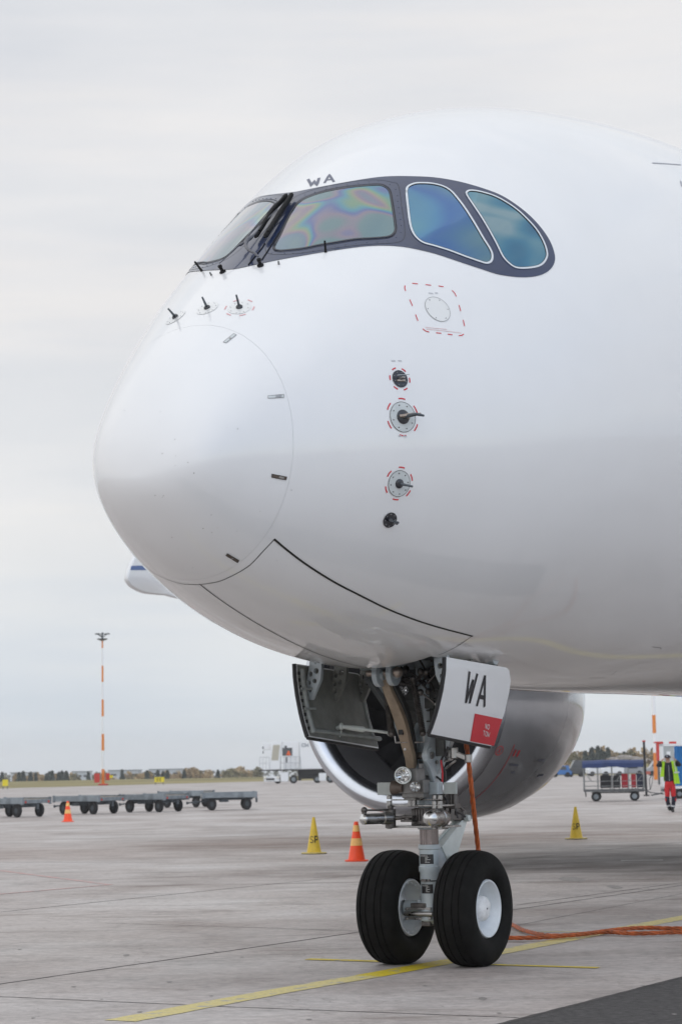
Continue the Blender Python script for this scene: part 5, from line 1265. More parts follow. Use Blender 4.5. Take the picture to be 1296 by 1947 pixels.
rope([top, mid, m2, m3_, m4, gp(940, 1752, .06), gp(972, 1764), gp(1000, 1777), gp(1048, 1786), gp(1110, 1783), gp(1170, 1775), gp(1230, 1771), gp(1310, 1772), gp(1500, 1764), gp(1800, 1775)], .022, 'power_cable', 'twisted orange power cable hanging from the nose gear down behind the right wheel', 15)
rope([gp(940, 1789), gp(972, 1790.5), gp(1020, 1790), gp(1090, 1785), (gp(1150, 1779)), gp(1210, 1782), gp(1320, 1780), gp(1520, 1790), gp(1800, 1782)], .022, 'power_cable', 'twisted orange power cable lying flat on the concrete right of the nose wheels', 15)

# ------------------------------------------------------------------ empty dollies
M_GALV = mat('galvanised_steel', (0.23, 0.26, 0.285), .45, metal=.5, var=.3, vscale=3); M_GALVD = mat('dull_dolly_steel', (0.10, 0.115, 0.13), .55, metal=.3, var=.35, vscale=4); M_ROLL = mat('rollers_tan', (0.30, 0.25, 0.20), .5, var=.4, vscale=8); M_WB = mat('dolly_tyre', (0.02, 0.02, 0.022), .7); M_LR = mat('rear_reflector_red', (0.5, 0.04, 0.03), .4); M_HUBB = mat('dark_wheel_hub', (0.05, 0.06, 0.07), .5)
def make_dolly():
    o = empty('cargo_dolly'); L2, W2 = 1.62, 1.15; mb = MB()
    for s in (-1, 1): mb.box((0, s * W2, .66), (2 * L2, .07, .22)); mb.box((s * L2, 0, .64), (.08, 2 * W2 - .08, .16)); mb.box((0, s * (W2 - .045), .785), (2 * L2, .14, .02))
    for s in (-1, 1):
        for e in (-1, 1): mb.box((e * (L2 - .03), s * W2, .665), (.13, .12, .30))
    f = mb.build('frame', M_GALV, o, bevel=.01)
    mb = MB()
    for k in range(17): x = -1.5 + k * .1875; mb.cyl((x, -W2 + .1, .70), (x, W2 - .1, .70), .035, seg=8)
    mb.build('rollers', M_ROLL, o)
    mb = MB(); mb.box((0, 0, .50), (2.9, .14, .12)); mb.box((1.05, 0, .46), (.18, 1.9, .12)); mb.box((-1.05, 0, .46), (.18, 1.9, .12)); mb.box((0, .5, .55), (3.0, .06, .08)); mb.box((0, -.5, .55), (3.0, .06, .08)); mb.bar((1.1, 0, .42), (2.5, 0, .34), .09, .07); mb.cyl((2.5, 0, .28), (2.5, 0, .40), .06); mb.box((-1.68, 0, .42), (.12, .14, .2))
    for y in (-.7, .1, .8): mb.box((.3, y, .42), (.5, .1, .12))
    mb.build('chassis', M_GALVD, o, bevel=.01)
    for x in (-1.05, 1.05):
        for y in (-.92, .92):
            mb = MB(); mb.lathe([(-.11, .12), (-.11, .25), (-.08, .275), (.08, .275), (.11, .25), (.11, .12)], (x, y, .275), (0, 1, 0), 24, cap=False); w = mb.build('wheel', M_WB, o, smooth=40)
            mb = MB(); mb.cyl((x, y - .095, .275), (x, y + .095, .275), .12, seg=16); mb.build('rim', M_HUBB, w)
    mb = MB(); 
    for y in (-.95, .95): mb.box((-L2 - .05, y, .62), (.02, .12, .08))
    mb.build('reflectors', M_LR, o)
    return o
dl0 = make_dolly(); grp = 'empty cargo dollies parked in a row'
spots = [(431, 1543, 3, 'empty grey steel dolly at the right end of the parked row'), (300, 1547, -27, 'empty grey steel dolly second from the right end of the parked row'), (205, 1549, -24, 'empty grey dolly in the middle of the row, right of the small orange cone'), (118, 1553, -26, 'empty grey steel dolly directly behind the small distant orange cone'), (18, 1557, -26, 'empty grey steel dolly cut by the left edge of the picture')]
spots = [(433, 1541, 186, spots[0][3]), (290, 1545, 150, spots[1][3]), (165, 1549, 150, spots[2][3] if False else 'empty grey steel dolly directly behind the small distant orange cone'), (20, 1555, 150, spots[4][3]), (352, 1536, 166, 'low grey dolly mostly hidden between the two rightmost dollies of the row')]
for i, (u, v, rz, lab) in enumerate(spots):
    c = dl0 if i == 0 else copy_tree(dl0); g = ground(u, v); c.location = (g.x, g.y + .8, 0); c.rotation_euler = (0, 0, R(rz)); tag(c, lab, 'dolly', grp)
    if i == 0: c.scale = (.74, .8, 1)
    if i == 4: c.scale = (.7, .8, 1)

# ------------------------------------------------------------------ floodlight masts
M_MO = mat('mast_orange', (0.75, 0.24, 0.04), .5); M_MW = mat('mast_white', (0.86, 0.87, 0.89), .5); M_MG = mat('mast_head_dark', (0.08, 0.09, 0.10), .5); M_MR = mat('mast_cabinet_red', (0.55, 0.04, 0.03), .5); M_YS = mat('sign_yellow', (0.75, 0.62, 0.03), .5)
def mast(x, y, h, r0, r1, bands, head, label, u_cab=True):
    o = empty('light_mast', (x, y, 0)); o.rotation_euler = (0, 0, 0)
    for k, (a, b, c) in enumerate(bands):
        mb = MB(); ra, rb = r0 + (r1 - r0) * a, r0 + (r1 - r0) * b; mb.cyl((0, 0, a * h), (0, 0, b * h), ra, rb, 16, cap=False); mb.build('mast_section', M_MO if c else M_MW, o, smooth=60)
    if head:
        mb = MB(); mb.cyl((0, 0, h), (0, 0, h + .8), .12, seg=8); mb.lathe([(h - .3, .15), (h - .1, .7), (h, .7)], (0, 0, 0), (0, 0, 1), 12)
        for k in range(8):
            a = k * math.pi / 4 + .2; e = Vector((math.cos(a), math.sin(a), 0)); mb.bar(Vector((0, 0, h + .2)) + e * .1, Vector((0, 0, h + .6)) + e * .7, .05, .05); mb.box(Vector((0, 0, h + .62)) + e * .8, (.36, .3, .12), Matrix.Rotation(a, 3, 'Z'))
        mb.build('floodlight_head', M_MG, o)
    if u_cab: mb = MB(); mb.box((-.75, -.3, .95), (.7, .6, 1.2)); mb.box((.65, -.2, 1.1), (.5, .5, .9)); mb.box((0, 0, .1), (1.2, 1.2, .2)); mb.build('cabinet', M_MR, o, bevel=.03)
    if u_cab: mb = MB(); mb.box((1.15, -.7, 1.1), (.45, .05, .35)); mb.build('warning_plate', M_YS, o)
    return tag(o, label, 'light mast', 'orange and white light masts')
bl = [(0, .109, 1), (.109, .235, 0), (.235, .348, 1), (.348, .468, 0), (.468, .583, 1), (.583, .703, 0), (.703, .814, 1), (.814, .935, 0), (.935, 1.0, 1)]
g = ground(196, 1493.5); mast(g.x, g.y, 19.2, .21, .10, bl, True, 'tall orange and white light mast above the field on the left, lamps at its top')
g = ground(1246.5, 1483); mast(g.x, g.y, 24, .20, .13, [(0, .112, 1), (.112, .194, 0), (.194, .27, 1), (.27, .36, 0), (.36, .45, 1), (.45, .54, 0), (.54, .63, 1), (.63, .72, 0), (.72, .81, 1), (.81, .9, 0), (.9, 1, 1)], True, 'thicker orange and white mast on the right, between the baggage cart and the person', False)

# ------------------------------------------------------------------ small airfield signs
def sign(u, v, w, h, txt, label):
    g = ground(u, v); o = empty('airfield_sign', (g.x, g.y, 0)); mb = MB(); mb.box((0, 0, .35 + h / 2), (w, .15, h)); mb.build('sign_panel', M_YS, o, bevel=.01); mb = MB(); mb.box((-w * .4, 0, .18), (.08, .08, .36)); mb.box((w * .4, 0, .18), (.08, .08, .36)); mb.build('sign_legs', M_MG, o); mb = MB(); x = -w * .3
    for ch in txt:
        for st in GLY[ch]: P = [Vector((x + q[0] * h * .32, -.078, .35 + h * .25 + q[1] * h * .5)) for q in st]; ribbon(mb, P, [Vector((0, -1, 0))] * len(P), h * .12, .004)
        x += h * .55
    if txt: mb.build('sign_text', M_BLACKPRINT, o, smooth=0)
    return tag(o, label, 'sign', 'yellow airfield signs')
sign(303, 1493, 1.2, .62, '22', 'yellow airfield sign with black figures at the field edge, right of the left mast'); sign(10, 1501, .62, .72, '', 'plain pale yellow airfield sign at the left edge of the picture')
# ------------------------------------------------------------------ high-loader truck beyond the apron
M_TRW = mat('truck_white', (0.80, 0.82, 0.84), .45, coat=.3, var=.04); M_TRB = mat('truck_black', (0.02, 0.02, 0.022), .6); M_BEI = mat('cab_window_beige', (0.45, 0.43, 0.36), .3); M_DKG = mat('dark_window', (0.03, 0.035, 0.045), .15, coat=1); M_ORJ = mat('orange_jacket', (0.75, 0.13, 0.04), .7); M_GTX = mat('box_grey_text', (0.35, 0.38, 0.42), .5); M_RAILS = mat('rail_grey', (0.45, 0.47, 0.5), .4, metal=.3)
g = ground(560, 1490); tk = empty('catering_truck', (g.x, g.y, 0)); SC = g.y / FPX
def T(zx, zy, y=0.0): return Vector(((480 + zx / 6.48 - 560) * SC, y, (1490 - (1380 + zy / 6.48)) * SC))
def tbox(mb, x0, y0, x1, y1, ya, yb): a, b = T(x0, y0), T(x1, y1); mb.box(((a.x + b.x) / 2, (ya + yb) / 2, (a.z + b.z) / 2), (abs(b.x - a.x), yb - ya, abs(a.z - b.z)))
mb = MB(); tbox(mb, 590, 195, 1290, 540, 0, 2.5); tbox(mb, 380, 200, 582, 540, .25, 2.3); tbox(mb, 586, 200, 592, 540, -.04, .02); mb.build('cargo_box', M_TRW, tk, bevel=.04)
mb = MB(); mb.prism([T(212, 540), T(250, 200), T(372, 195), T(352, 340), T(345, 540)], (0, 2.3, 0)); tbox(mb, 125, 210, 230, 300, 2.2, 2.35); mb.build('upper_cab', M_TRW, tk, bevel=.04)
mb = MB(); mb.prism([T(238, 428, -.03), T(262, 240, -.03), T(345, 240, -.03), T(322, 428, -.03)], (0, .05, 0)); mb.build('cab_window', M_BEI, tk)
mb = MB(); tbox(mb, 372, 278, 494, 374, .20, .28); tbox(mb, 402, 252, 428, 282, .2, .28); tbox(mb, 410, 392, 432, 458, .2, .28); tbox(mb, 122, 255, 136, 285, 2.15, 2.2); tbox(mb, 124, 310, 136, 342, 2.15, 2.2); mb.build('dark_windows', M_DKG, tk)
mb = MB(); mb.prism([T(418, 370, .15), T(440, 318, .15), T(455, 312, .15), T(478, 370, .15)], (0, .04, 0)); mb.build('orange_jacket_figure', M_ORJ, tk)  # flat cut-out for the orange-clad figure at the window
mb = MB(); tbox(mb, 85, 542, 980, 556, -.1, 2.6); tbox(mb, 565, 556, 900, 600, .2, 2.3); tbox(mb, 570, 600, 810, 660, .5, 2.0); tbox(mb, 560, 560, 600, 680, .3, 1.0); tbox(mb, 175, 645, 270, 665, .0, .1); mb.build('chassis', M_TRB, tk)
for nm_, q_ in (('side_tank', (345, 572, 445, 690, 0, 2.3)), ('bumper', (140, 620, 335, 688, .1, 2.2)), ('tool_box', (815, 592, 905, 690, .0, .8))): mb = MB(); tbox(mb, *q_); mb.build(nm_, M_TRW, tk, bevel=.08)
mb = MB(); 
for x0, x1 in ((95, 212), (355, 592)):
    for k in range(5 if x1 > 300 else 4): x = x0 + (x1 - x0) * k / (4 if x1 > 300 else 3); mb.cyl(T(x, 545, -.05), T(x, 388, -.05), .03, seg=6)
    for y in (388, 462): mb.cyl(T(x0, y, -.05), T(x1, y, -.05), .03, seg=6)
mb.build('railing', M_RAILS, tk)
for x, y in ((505, 0), (305, 1.9), (795, .3), (955, 0), (1080, 0)):
    c = T(x, 0, y); c.z = .48; mb = MB(); mb.cyl(c, c + Vector((0, .35, 0)), .48, seg=24); w = mb.build('wheel', M_WB, tk, bevel=.03); mb = MB(); mb.cyl(c - Vector((0, .02, 0)), c, .24, seg=16); mb.build('rim', M_GALV, w)
mb = MB(); x = 612
for ch in 'C34':
    for st in GLY[ch]: P = [T(x + q[0] * 22, 268 - q[1] * 38, -.01) for q in st]; ribbon(mb, P, [Vector((0, -1, 0))] * len(P), .10, .01)
    x += 30
mb.build('box_lettering', M_GTX, tk, smooth=0)
mb = MB()
for x in (160, 318): mb.ball(T(x, 636, .08), .18, 10, 8)
mb.build('headlights', mat('headlight_glass', (0.85, .83, .75), .2, coat=1), tk)
tag(tk, 'white high-loader truck lettered C34 with a railed platform, behind the engine intake', 'truck')

# ------------------------------------------------------------------ baggage cart with blue canopy
M_CANB = mat('blue_canvas', (0.022, 0.042, 0.13), .65, var=.2, vscale=2, bump=.4, bscale=5); M_CARTG = mat('cart_frame_grey', (0.12, 0.125, 0.13), .45, metal=.4, var=.3, vscale=6); M_MESH = mat('cart_mesh_pale', (0.27, 0.28, 0.28), .5); M_CBK = mat('cart_dark_panel', (0.10, 0.105, 0.10), .6)
g = ground(1170, 1523.5); SC2 = g.y / FPX; ct = empty('baggage_cart', (g.x, g.y, 0), R(-8)); HX = 1.43; HW = .72
def C(zx, zy, y=0.0): return Vector(((1080 + zx / 6 - 1170) * SC2, y, (1523.5 - (1380 + zy / 6)) * SC2))
fl, tp_ = C(0, 735).z, C(0, 480).z; xl, xr = C(190, 0).x, C(865, 0).x
mb = MB(); mb.box(((xl + xr) / 2, 0, fl), (xr - xl, 2 * HW, .07)); mb.box(((xl + xr) / 2, -HW, fl - .03), (xr - xl, .04, .09)); mb.box(((xl + xr) / 2, HW, fl - .03), (xr - xl, .04, .09)); mb.box((C(780, 0).x, 0, fl - .07), (.7, 1.2, .06)); mb.build('cart_floor', M_CARTG, ct)
mb = MB()
for y in (-HW, HW):
    for x in (190, 345, 505, 690, 860): mb.cyl(C(x, 735, y), C(x, 470, y), .018, seg=6)
    for z in (550, 635, 690): mb.cyl(C(190, z, y), C(865, z, y), .014, seg=6)
    for a, b in (((225, 560), (270, 635)), ((505, 640), (540, 550)), ((600, 570), (560, 635)), ((690, 640), (720, 600)), ((800, 630), (850, 575))): mb.cyl(C(*a, y), C(*b, y), .013, seg=6)
for x in (190, 865):
    for z in (480, 550, 600, 650, 700): mb.cyl(C(x, z, -HW), C(x, z, HW), .014, seg=6)
    for k in range(7): mb.cyl(C(x, 735, -HW + k * .24), C(x, 480, -HW + k * .24), .010, seg=5)
mb.build('cart_rails', M_MESH, ct)
mb = MB(); mb.box(C(868, 655, 0), (.03, 1.4, .5)); mb.cyl(C(205, 740, -.3), C(210, 808, -.3), .03); mb.build('end_panel', M_CBK, ct)
mb = MB(); n = 16; m_ = 10
for i in range(n + 1):
    for j in range(m_ + 1):
        t = -1 + 2 * j / m_; x = xl - .04 + (xr - xl + .04) * i / n; lift = .05 * (1 - abs(2 * i / n - .9)) + .02 * noise.noise(Vector((x * 2, t * 2, 0)))
        y = (HW + .03) * t; z = tp_ + .33 + lift * .5 - .10 * t * t
        if abs(t) > .99: z = tp_ + .17 + lift * .5
        mb.v.append(Vector((x, y, z)))
off = len(mb.v)
mb.f = [(i * (m_ + 1) + j, (i + 1) * (m_ + 1) + j, (i + 1) * (m_ + 1) + j + 1, i * (m_ + 1) + j + 1) for i in range(n) for j in range(m_)]
for s, jj in ((-1, 0), (1, m_)):
    b = len(mb.v)
    for i in range(n + 1): p = mb.v[i * (m_ + 1) + jj]; mb.v.append(Vector((p.x, p.y + s * .03, tp_ - .02 + .03 * noise.noise(Vector((i * .4, s, 0))) + (.04 if 6 < i < 10 else 0))))
    mb.f += [(i * (m_ + 1) + jj, (i + 1) * (m_ + 1) + jj, b + i + 1, b + i) for i in range(n)]
for i in (0, n): mb.f.append(tuple([i * (m_ + 1) + j for j in range(m_ + 1)]))
mb.build('canopy', M_CANB, ct, smooth=50)
for x in (325, 755):
    for y in (-.55, .55):
        c = C(x, 0, y); c.z = .225; mb = MB(); mb.lathe([(-.08, .12), (-.08, .20), (-.05, .225), (.05, .225), (.08, .20), (.08, .12)], c, (0, 1, 0), 24, cap=False); w = mb.build('wheel', M_WB, ct, smooth=40); mb = MB(); mb.cyl(c - Vector((0, .07, 0)), c + Vector((0, .07, 0)), .125, seg=16); mb.build('rim', M_GALV, w)
mb = MB(); mb.bar(C(860, 742), C(945, 775), .05); mb.bar(C(945, 772), C(1085, 792), .04); mb.tube([C(880, 760), C(930, 735), C(925, 620), C(965, 560)], .02, 6); mb.tube([C(935, 740), C(955, 660), C(970, 565)], .015, 6); mb.box((0, 0, fl - .12), (2.2, .08, .06)); mb.build('drawbar', M_CARTG, ct)
mb = MB(); mb.box(C(915, 550, -.2), (.2, .12, .15)); mb.build('rear_marker', mat('faded_red_marker', (.55, .17, .13), .6), ct)
tag(ct, 'wire-sided baggage cart under a dark blue canopy, loaded with suitcases', 'baggage cart')
def suitcase(zx0, zx1, zy0, m, label, y=-.30, lean=0):
    x0, x1 = C(zx0, 0).x, C(zx1, 0).x; z1 = C(0, zy0).z; z0 = fl + .035; w = x1 - x0; h = z1 - z0
    M = ct.matrix_basis if False else (Matrix.Translation(ct.location) @ Matrix.Rotation(R(-8), 4, 'Z'))
    o = empty('suitcase', M @ Vector(((x0 + x1) / 2, y, z0)), R(-8 + lean)); mb = MB(); mb.box((0, 0, h / 2 + .03), (w, .28, h - .06)); mb.build('shell', m, o, bevel=.035)
    mb = MB(); mb.tube([(-w * .22, 0, h - .02), (-w * .2, 0, h + .03), (w * .2, 0, h + .03), (w * .22, 0, h - .02)], .012, 6); mb.build('handle', M_MG, o)
    for s in (-1, 1): MB().box((s * w * .38, 0, .02), (.05, .2, .04)).build('castor', M_MG, o)
    mb = MB(); 
    for k in (-.25, 0, .25): mb.box((w * k, -.142, h / 2), (.012, .01, h * .7))
    mb.build('ribs', m, o)
    return tag(o, label, 'suitcase', 'suitcases in the baggage cart')
M_SB = mat('suitcase_black', (0.018, 0.018, 0.022), .6, var=.3); M_SR = mat('suitcase_red', (0.42, 0.02, 0.035), .5, var=.15); M_SN = mat('suitcase_navy', (0.03, 0.035, 0.07), .55)
suitcase(375, 498, 570, M_SB, 'wide black suitcase, leftmost in the baggage cart'); suitcase(518, 600, 572, M_SB, 'narrower black suitcase left of the first red one in the baggage cart'); suitcase(614, 688, 556, M_SR, 'large red suitcase in the middle of the baggage cart'); suitcase(722, 776, 560, M_SR, 'narrow red suitcase next to the navy one in the baggage cart'); suitcase(784, 858, 562, M_SN, 'navy suitcase, rightmost in the baggage cart')
# white and blue curtained cart behind the person
M_BCUR = mat('blue_curtain', (0.02, 0.16, 0.42), .55, var=.15, vscale=3); M_GRP = mat('grey_door_panel', (0.42, 0.45, 0.46), .5)
g = ground(1300, 1519); c2 = empty('curtained_cart', (g.x, g.y, 0), R(-4)); S3 = g.y / FPX
def D(u, v, y=0.0): return Vector(((u - 1300) * S3, y, (1519 - v) * S3))
mb = MB()
for (u0, v0, u1, v1) in ((1261, 1415.5, 1340, 1420), (1261, 1415.5, 1264.5, 1500), (1336, 1415.5, 1340, 1500), (1261, 1496, 1340, 1500)):
    a, b = D(u0, v0), D(u1, v1); mb.box(((a.x + b.x) / 2, .8, (a.z + b.z) / 2), (b.x - a.x, 1.7, a.z - b.z))
mb.build('frame', M_TRW, c2)
mb = MB(); a, b = D(1264, 1419), D(1284, 1497); mb.box(((a.x + b.x) / 2, 0, (a.z + b.z) / 2), (b.x - a.x, .04, a.z - b.z)); mb.build('door_panel', M_GRP, c2, bevel=.01)
mb = MB(); a, b = D(1270, 1430), D(1277, 1441); mb.box(((a.x + b.x) / 2, -.03, (a.z + b.z) / 2), (b.x - a.x, .02, a.z - b.z)); mb.build('door_notice', M_TRW, c2)
mb = MB(); a, b = D(1284.5, 1419), D(1337, 1495); n = 40
for i in range(n + 1): x = a.x + (b.x - a.x) * i / n; y = -.02 + .025 * math.sin(i * 1.3); mb.v += [Vector((x, y, a.z)), Vector((x, y, b.z))]
mb.f = [(2 * i, 2 * i + 2, 2 * i + 3, 2 * i + 1) for i in range(n)]; mb.build('curtain', M_BCUR, c2)
mb = MB(); mb.box(D(1300, 1503, .8), (78 * S3, 1.5, .12)); mb.bar(D(1262, 1508, .8), D(1240, 1512, .5), .06); mb.build('cart_floor', M_MG, c2)
mb = MB(); a, b = D(1277, 1411.5), D(1289.5, 1415.5); mb.box(((a.x + b.x) / 2, .4, (a.z + b.z) / 2), (b.x - a.x, .5, a.z - b.z)); mb.build('red_roof_box', M_MR, c2)
for u in (1292, 1328):
    for y in (.1, 1.5):
        c = D(u, 0, y); c.z = .23; mb = MB(); mb.cyl(c - Vector((0, .09, 0)), c + Vector((0, .09, 0)), .23, seg=22); w = mb.build('wheel', M_WB, c2, bevel=.03); mb = MB(); mb.cyl(c - Vector((0, .1, 0)), c + Vector((0, .1, 0)), .11, seg=14); mb.build('rim', M_GALV, w)
tag(c2, 'white framed cart with grey door and blue curtain behind the person', 'cart')
# black pole, red cabinet
g = ground(1227.5, 1514); o = empty('black_pole', (g.x, g.y, 0)); h = (1514 - 1412) * g.y / FPX; mb = MB(); mb.cyl((.03, 0, 0), (-.02, 0, h), .062, seg=14); mb.cyl((.03, 0, 0), (.03, 0, .06), .16, seg=14); mb.build('pole', M_TRB, o); mb = MB(); mb.cyl((-.02, 0, h), (-.02, 0, h + .07), .09, seg=14); mb.build('red_cap', M_MR, o); tag(o, 'thin black pole with a red cap rising behind the right end of the baggage cart', 'pole')
g = ground(1256, 1492); S4 = g.y / FPX; o = empty('red_cabinet', (g.x, g.y, 0)); mb = MB(); h0, h1 = (1492 - 1447) * S4, (1492 - 1413) * S4; mb.box((0, 0, (h0 + h1) / 2), (12.5 * S4, .7, h1 - h0)); mb.box((-.1, 0, h1), (15 * S4, .8, .12)); mb.build('cabinet_body', M_MR, o, bevel=.02); mb = MB(); mb.box((.1, -.36, (h0 + h1) / 2 + .1), (.18, .03, .6)); mb.build('window', M_GRP, o); mb = MB(); mb.box((0, 0, h0 / 2), (.4, .4, h0)); mb.build('pedestal', M_MG, o); tag(o, 'tall red cabinet on a pedestal between the mast and the blue curtained cart', 'cabinet')

# ------------------------------------------------------------------ small vehicles far away
def vehicle(u, v, Lm, Hm, mt, label, kind='van', w=1.9, cat='van', grp='vehicles parked beyond the apron', rz=0):
    g = ground(u, v); o = empty({'van': 'parked_van', 'tug': 'baggage_tug', 'car': 'parked_car'}[kind], (g.x, g.y, 0), R(rz)); L2 = Lm / 2; mb = MB()
    if kind == 'van': pf = [(-L2, .35), (-L2, .95), (-L2 + .45, 1.15), (-L2 + 1.0, Hm - .05), (-L2 + 1.25, Hm), (L2 - .1, Hm), (L2, Hm - .15), (L2, .35)]
    elif kind == 'tug': pf = [(-L2, .3), (-L2, .75), (-L2 * .2, .9), (0, Hm), (L2 * .75, Hm), (L2 * .8, .8), (L2, .75), (L2, .3)]
    else: pf = [(-L2, .3), (-L2, .75), (-L2 * .45, .9), (-L2 * .2, Hm), (L2 * .45, Hm), (L2 * .8, .95), (L2, .9), (L2, .3)]
    mb.prism([(x, -w / 2, z) for x, z in pf], (0, w, 0)); mb.build('body', mt, o, bevel=.06)
    if kind == 'van': q = [(-L2 + .62, 1.2), (-L2 + 1.05, Hm - .12), (-L2 + 2.0, Hm - .12), (-L2 + 2.0, 1.2)]
    else: q = [(-L2 * .16, .95), (-L2 * .02, Hm - .08), (L2 * .42, Hm - .08), (L2 * .5, .95)]
    for s in (-1, 1): mb = MB(); mb.prism([(x, s * (w / 2 + .012), z) for x, z in q], (0, -s * .02, 0)); mb.build('window', M_DKG, o)
    for x in (-L2 * .6, L2 * .6):
        for s in (-1, 1): mb = MB(); mb.cyl((x, s * (w / 2 - .18), .32), (x, s * (w / 2 + .02), .32), .32, seg=18); mb.build('wheel', M_WB, o)
    return tag(o, label, cat, grp)
M_VB = mat('tug_blue', (0.03, 0.15, 0.42), .4, coat=.5); M_VG = mat('van_grey', (0.32, 0.33, .35), .4, coat=.5); M_VW = M_TRW; M_VD = mat('van_dark', (.05, .055, .06), .4, coat=.5)
vehicle(1066, 1478, 2.7, 1.5, M_VB, 'low blue tug just right of the engine nacelle', 'tug', cat='tug'); vehicle(1094, 1477.5, 2.4, 2.2, M_VD, 'dark van between the blue tug and the baggage cart'); vehicle(1112, 1475, 2.2, 1.9, M_VW, 'white van hidden half by the left post of the baggage cart')
vehicle(1138, 1476, 3.2, 1.6, M_VW, 'white van seen through the left part of the baggage cart'); vehicle(1163, 1476, 3.0, 1.7, M_VW, 'white van seen through the middle of the baggage cart'); vehicle(1196, 1475, 4.2, 1.5, M_VG, 'long grey car seen through the right part of the baggage cart', 'car', cat='car')
vehicle(1253, 1475, 3.4, 2.0, M_VG, 'grey van beside the foot of the right mast')
# long low terminal buildings beyond the field
M_BLD = mat('pale_cladding', (0.55, 0.59, 0.64), .6, var=.08, vscale=.05); M_ROOF = mat('roof_grey', (0.35, 0.38, 0.42), .6)
def building(u0, u1, vt, Y, label, mt=M_BLD):
    a, b = atY(u0, vt, Y), atY(u1, vt, Y); w = b.x - a.x; h = (a.z + b.z) / 2 + 12.5; o = empty('airport_building', ((a.x + b.x) / 2, Y, -12.5)); mb = MB(); mb.box((0, 8, h / 2), (w, 16, h)); mb.build('walls', mt, o); mb = MB(); mb.box((0, 8, h + .15), (w + .8, 16.8, .3)); mb.build('roof', M_ROOF, o); mb = MB(); n = max(3, int(w / 5))
    for k in range(n): mb.box((-w / 2 + (k + .5) * w / n, -.02, h - 1.6), (w / n * .6, .06, .7))
    mb.build('window_band', M_DKG, o); return tag(o, label, 'building', 'pale buildings beyond the field')
building(138, 166, 1468, 860, 'small pale building left of the left mast'); building(206, 262, 1465.5, 840, 'wide pale building just right of the left mast'); building(284, 345, 1463.5, 880, 'long low pale building halfway between the left mast and the truck'); building(20, 60, 1470, 900, 'pale low building near the left edge of the picture')

# ------------------------------------------------------------------ trees
M_TRUNK = mat('bark', (0.10, 0.08, 0.06), .9)
def leafmat(n, a, b): return mat(n, a, .9, col2=b, var=.2, vscale=.6)
M_CON = leafmat('conifer_green', (0.03, 0.055, 0.045), (0.06, 0.085, 0.065)); M_AUT = leafmat('autumn_leaves', (0.34, 0.23, 0.11), (0.50, 0.37, 0.20)); M_OLV = leafmat('olive_leaves', (0.16, 0.15, 0.075), (0.28, 0.24, 0.13)); M_BRN = leafmat('brown_brush', (0.16, 0.11, 0.065), (0.27, 0.19, 0.12))
def proto(kind, h, n, m, seed):
    random.seed(seed); o = empty({'c': 'conifer', 'a': 'autumn_tree', 's': 'shrub'}[kind]); mb = MB(); mb.cyl((0, 0, 0), (0, 0, h * .8), h * .018, h * .005, 6)
    if kind != 'c':
        for k in range(5): a = random.random() * 6.28; z = h * random.uniform(.3, .6); mb.cyl((0, 0, z), (math.cos(a) * h * .2, math.sin(a) * h * .2, z + h * .2), h * .008, h * .003, 5)
    mb.build('trunk', M_TRUNK, o); mb = MB()
    for k in range(n):
        t = random.random()
        if kind == 'c': z = h * (.12 + .88 * t); r = h * .17 * (1 - t) ** .8 * (.55 + .45 * abs(math.sin(t * 22))) + .05; a = random.random() * 6.283; rr = r * math.sqrt(random.random()); c = Vector((rr * math.cos(a), rr * math.sin(a), z)); s = h * .035
        else:
            lob = [(-.14, 0, .5, .17), (.12, .06, .55, .18), (0, -.1, .72, .17), (.05, .1, .85, .12), (-.08, .02, .35, .15)]; L_ = random.choice(lob); d = Vector((random.gauss(0, 1), random.gauss(0, 1), random.gauss(0, 1))).normalized() * random.random() ** .4 * L_[3] * h
            c = Vector((L_[0] * h, L_[1] * h, L_[2] * h)) + d; s = h * .03
        e1 = Vector((random.gauss(0, 1), random.gauss(0, 1), random.gauss(0, 1))).normalized(); e2 = e1.cross(Vector((random.gauss(0, 1), random.gauss(0, 1), random.gauss(0, 1)))).normalized(); s *= random.uniform(.6, 1.4)
        b = len(mb.v); mb.v += [c + e1 * s, c + e2 * s, c - e1 * s, c - e2 * s * .8]; mb.f.append((b, b + 1, b + 2, b + 3))
    mb.build('crown', m, o, smooth=0); return o
PR = {'c': [proto('c', 15, 900, M_CON, 1), proto('c', 15, 800, M_CON, 2)], 'a': [proto('a', 13, 700, M_AUT, 3), proto('a', 13, 800, M_OLV, 4), proto('a', 13, 650, M_AUT, 5)], 's': [proto('s', 3.2, 450, M_BRN, 6), proto('s', 3.2, 400, M_OLV, 7)]}
LB = {'c0': 'dark conifer in the tree line beyond the field on the left', 'a0': 'autumn coloured tree in the line beyond the field on the left', 'c1': 'dark conifer on the skyline above the baggage cart', 'a1': 'autumn coloured tree on the skyline above the baggage cart', 's1': 'brown autumn bush on the bank behind the baggage cart'}
GR = {'c0': 'conifers beyond the field on the left', 'a0': 'autumn trees beyond the field on the left', 'c1': 'conifers above the baggage cart', 'a1': 'autumn trees above the baggage cart', 's1': 'bushes on the bank behind the baggage cart'}
PUT = []; used = set(); tr = random.Random(42)
def put(kind, u, vtop, Y, base, side, h0):
    k = tr.randrange(len(PR[kind])); p = PR[kind][k]
    if kind == 'a' and k == 1 and tr.random() < .3: p = PR['a'][0]
    o = p if p not in used else copy_tree(p); used.add(p); q = atY(u, vtop, Y); sc = max(.12, (q.z - base) / h0); o.location = (q.x, Y, base); o.scale = (sc * tr.uniform(.9, 1.3), sc * tr.uniform(.9, 1.3), sc); o.rotation_euler = (0, 0, tr.random() * 6.28)
    key = kind + side; PUT.append((key, u, o)); tag(o, LB[key], 'tree' if kind != 's' else 'bush', GR[key])
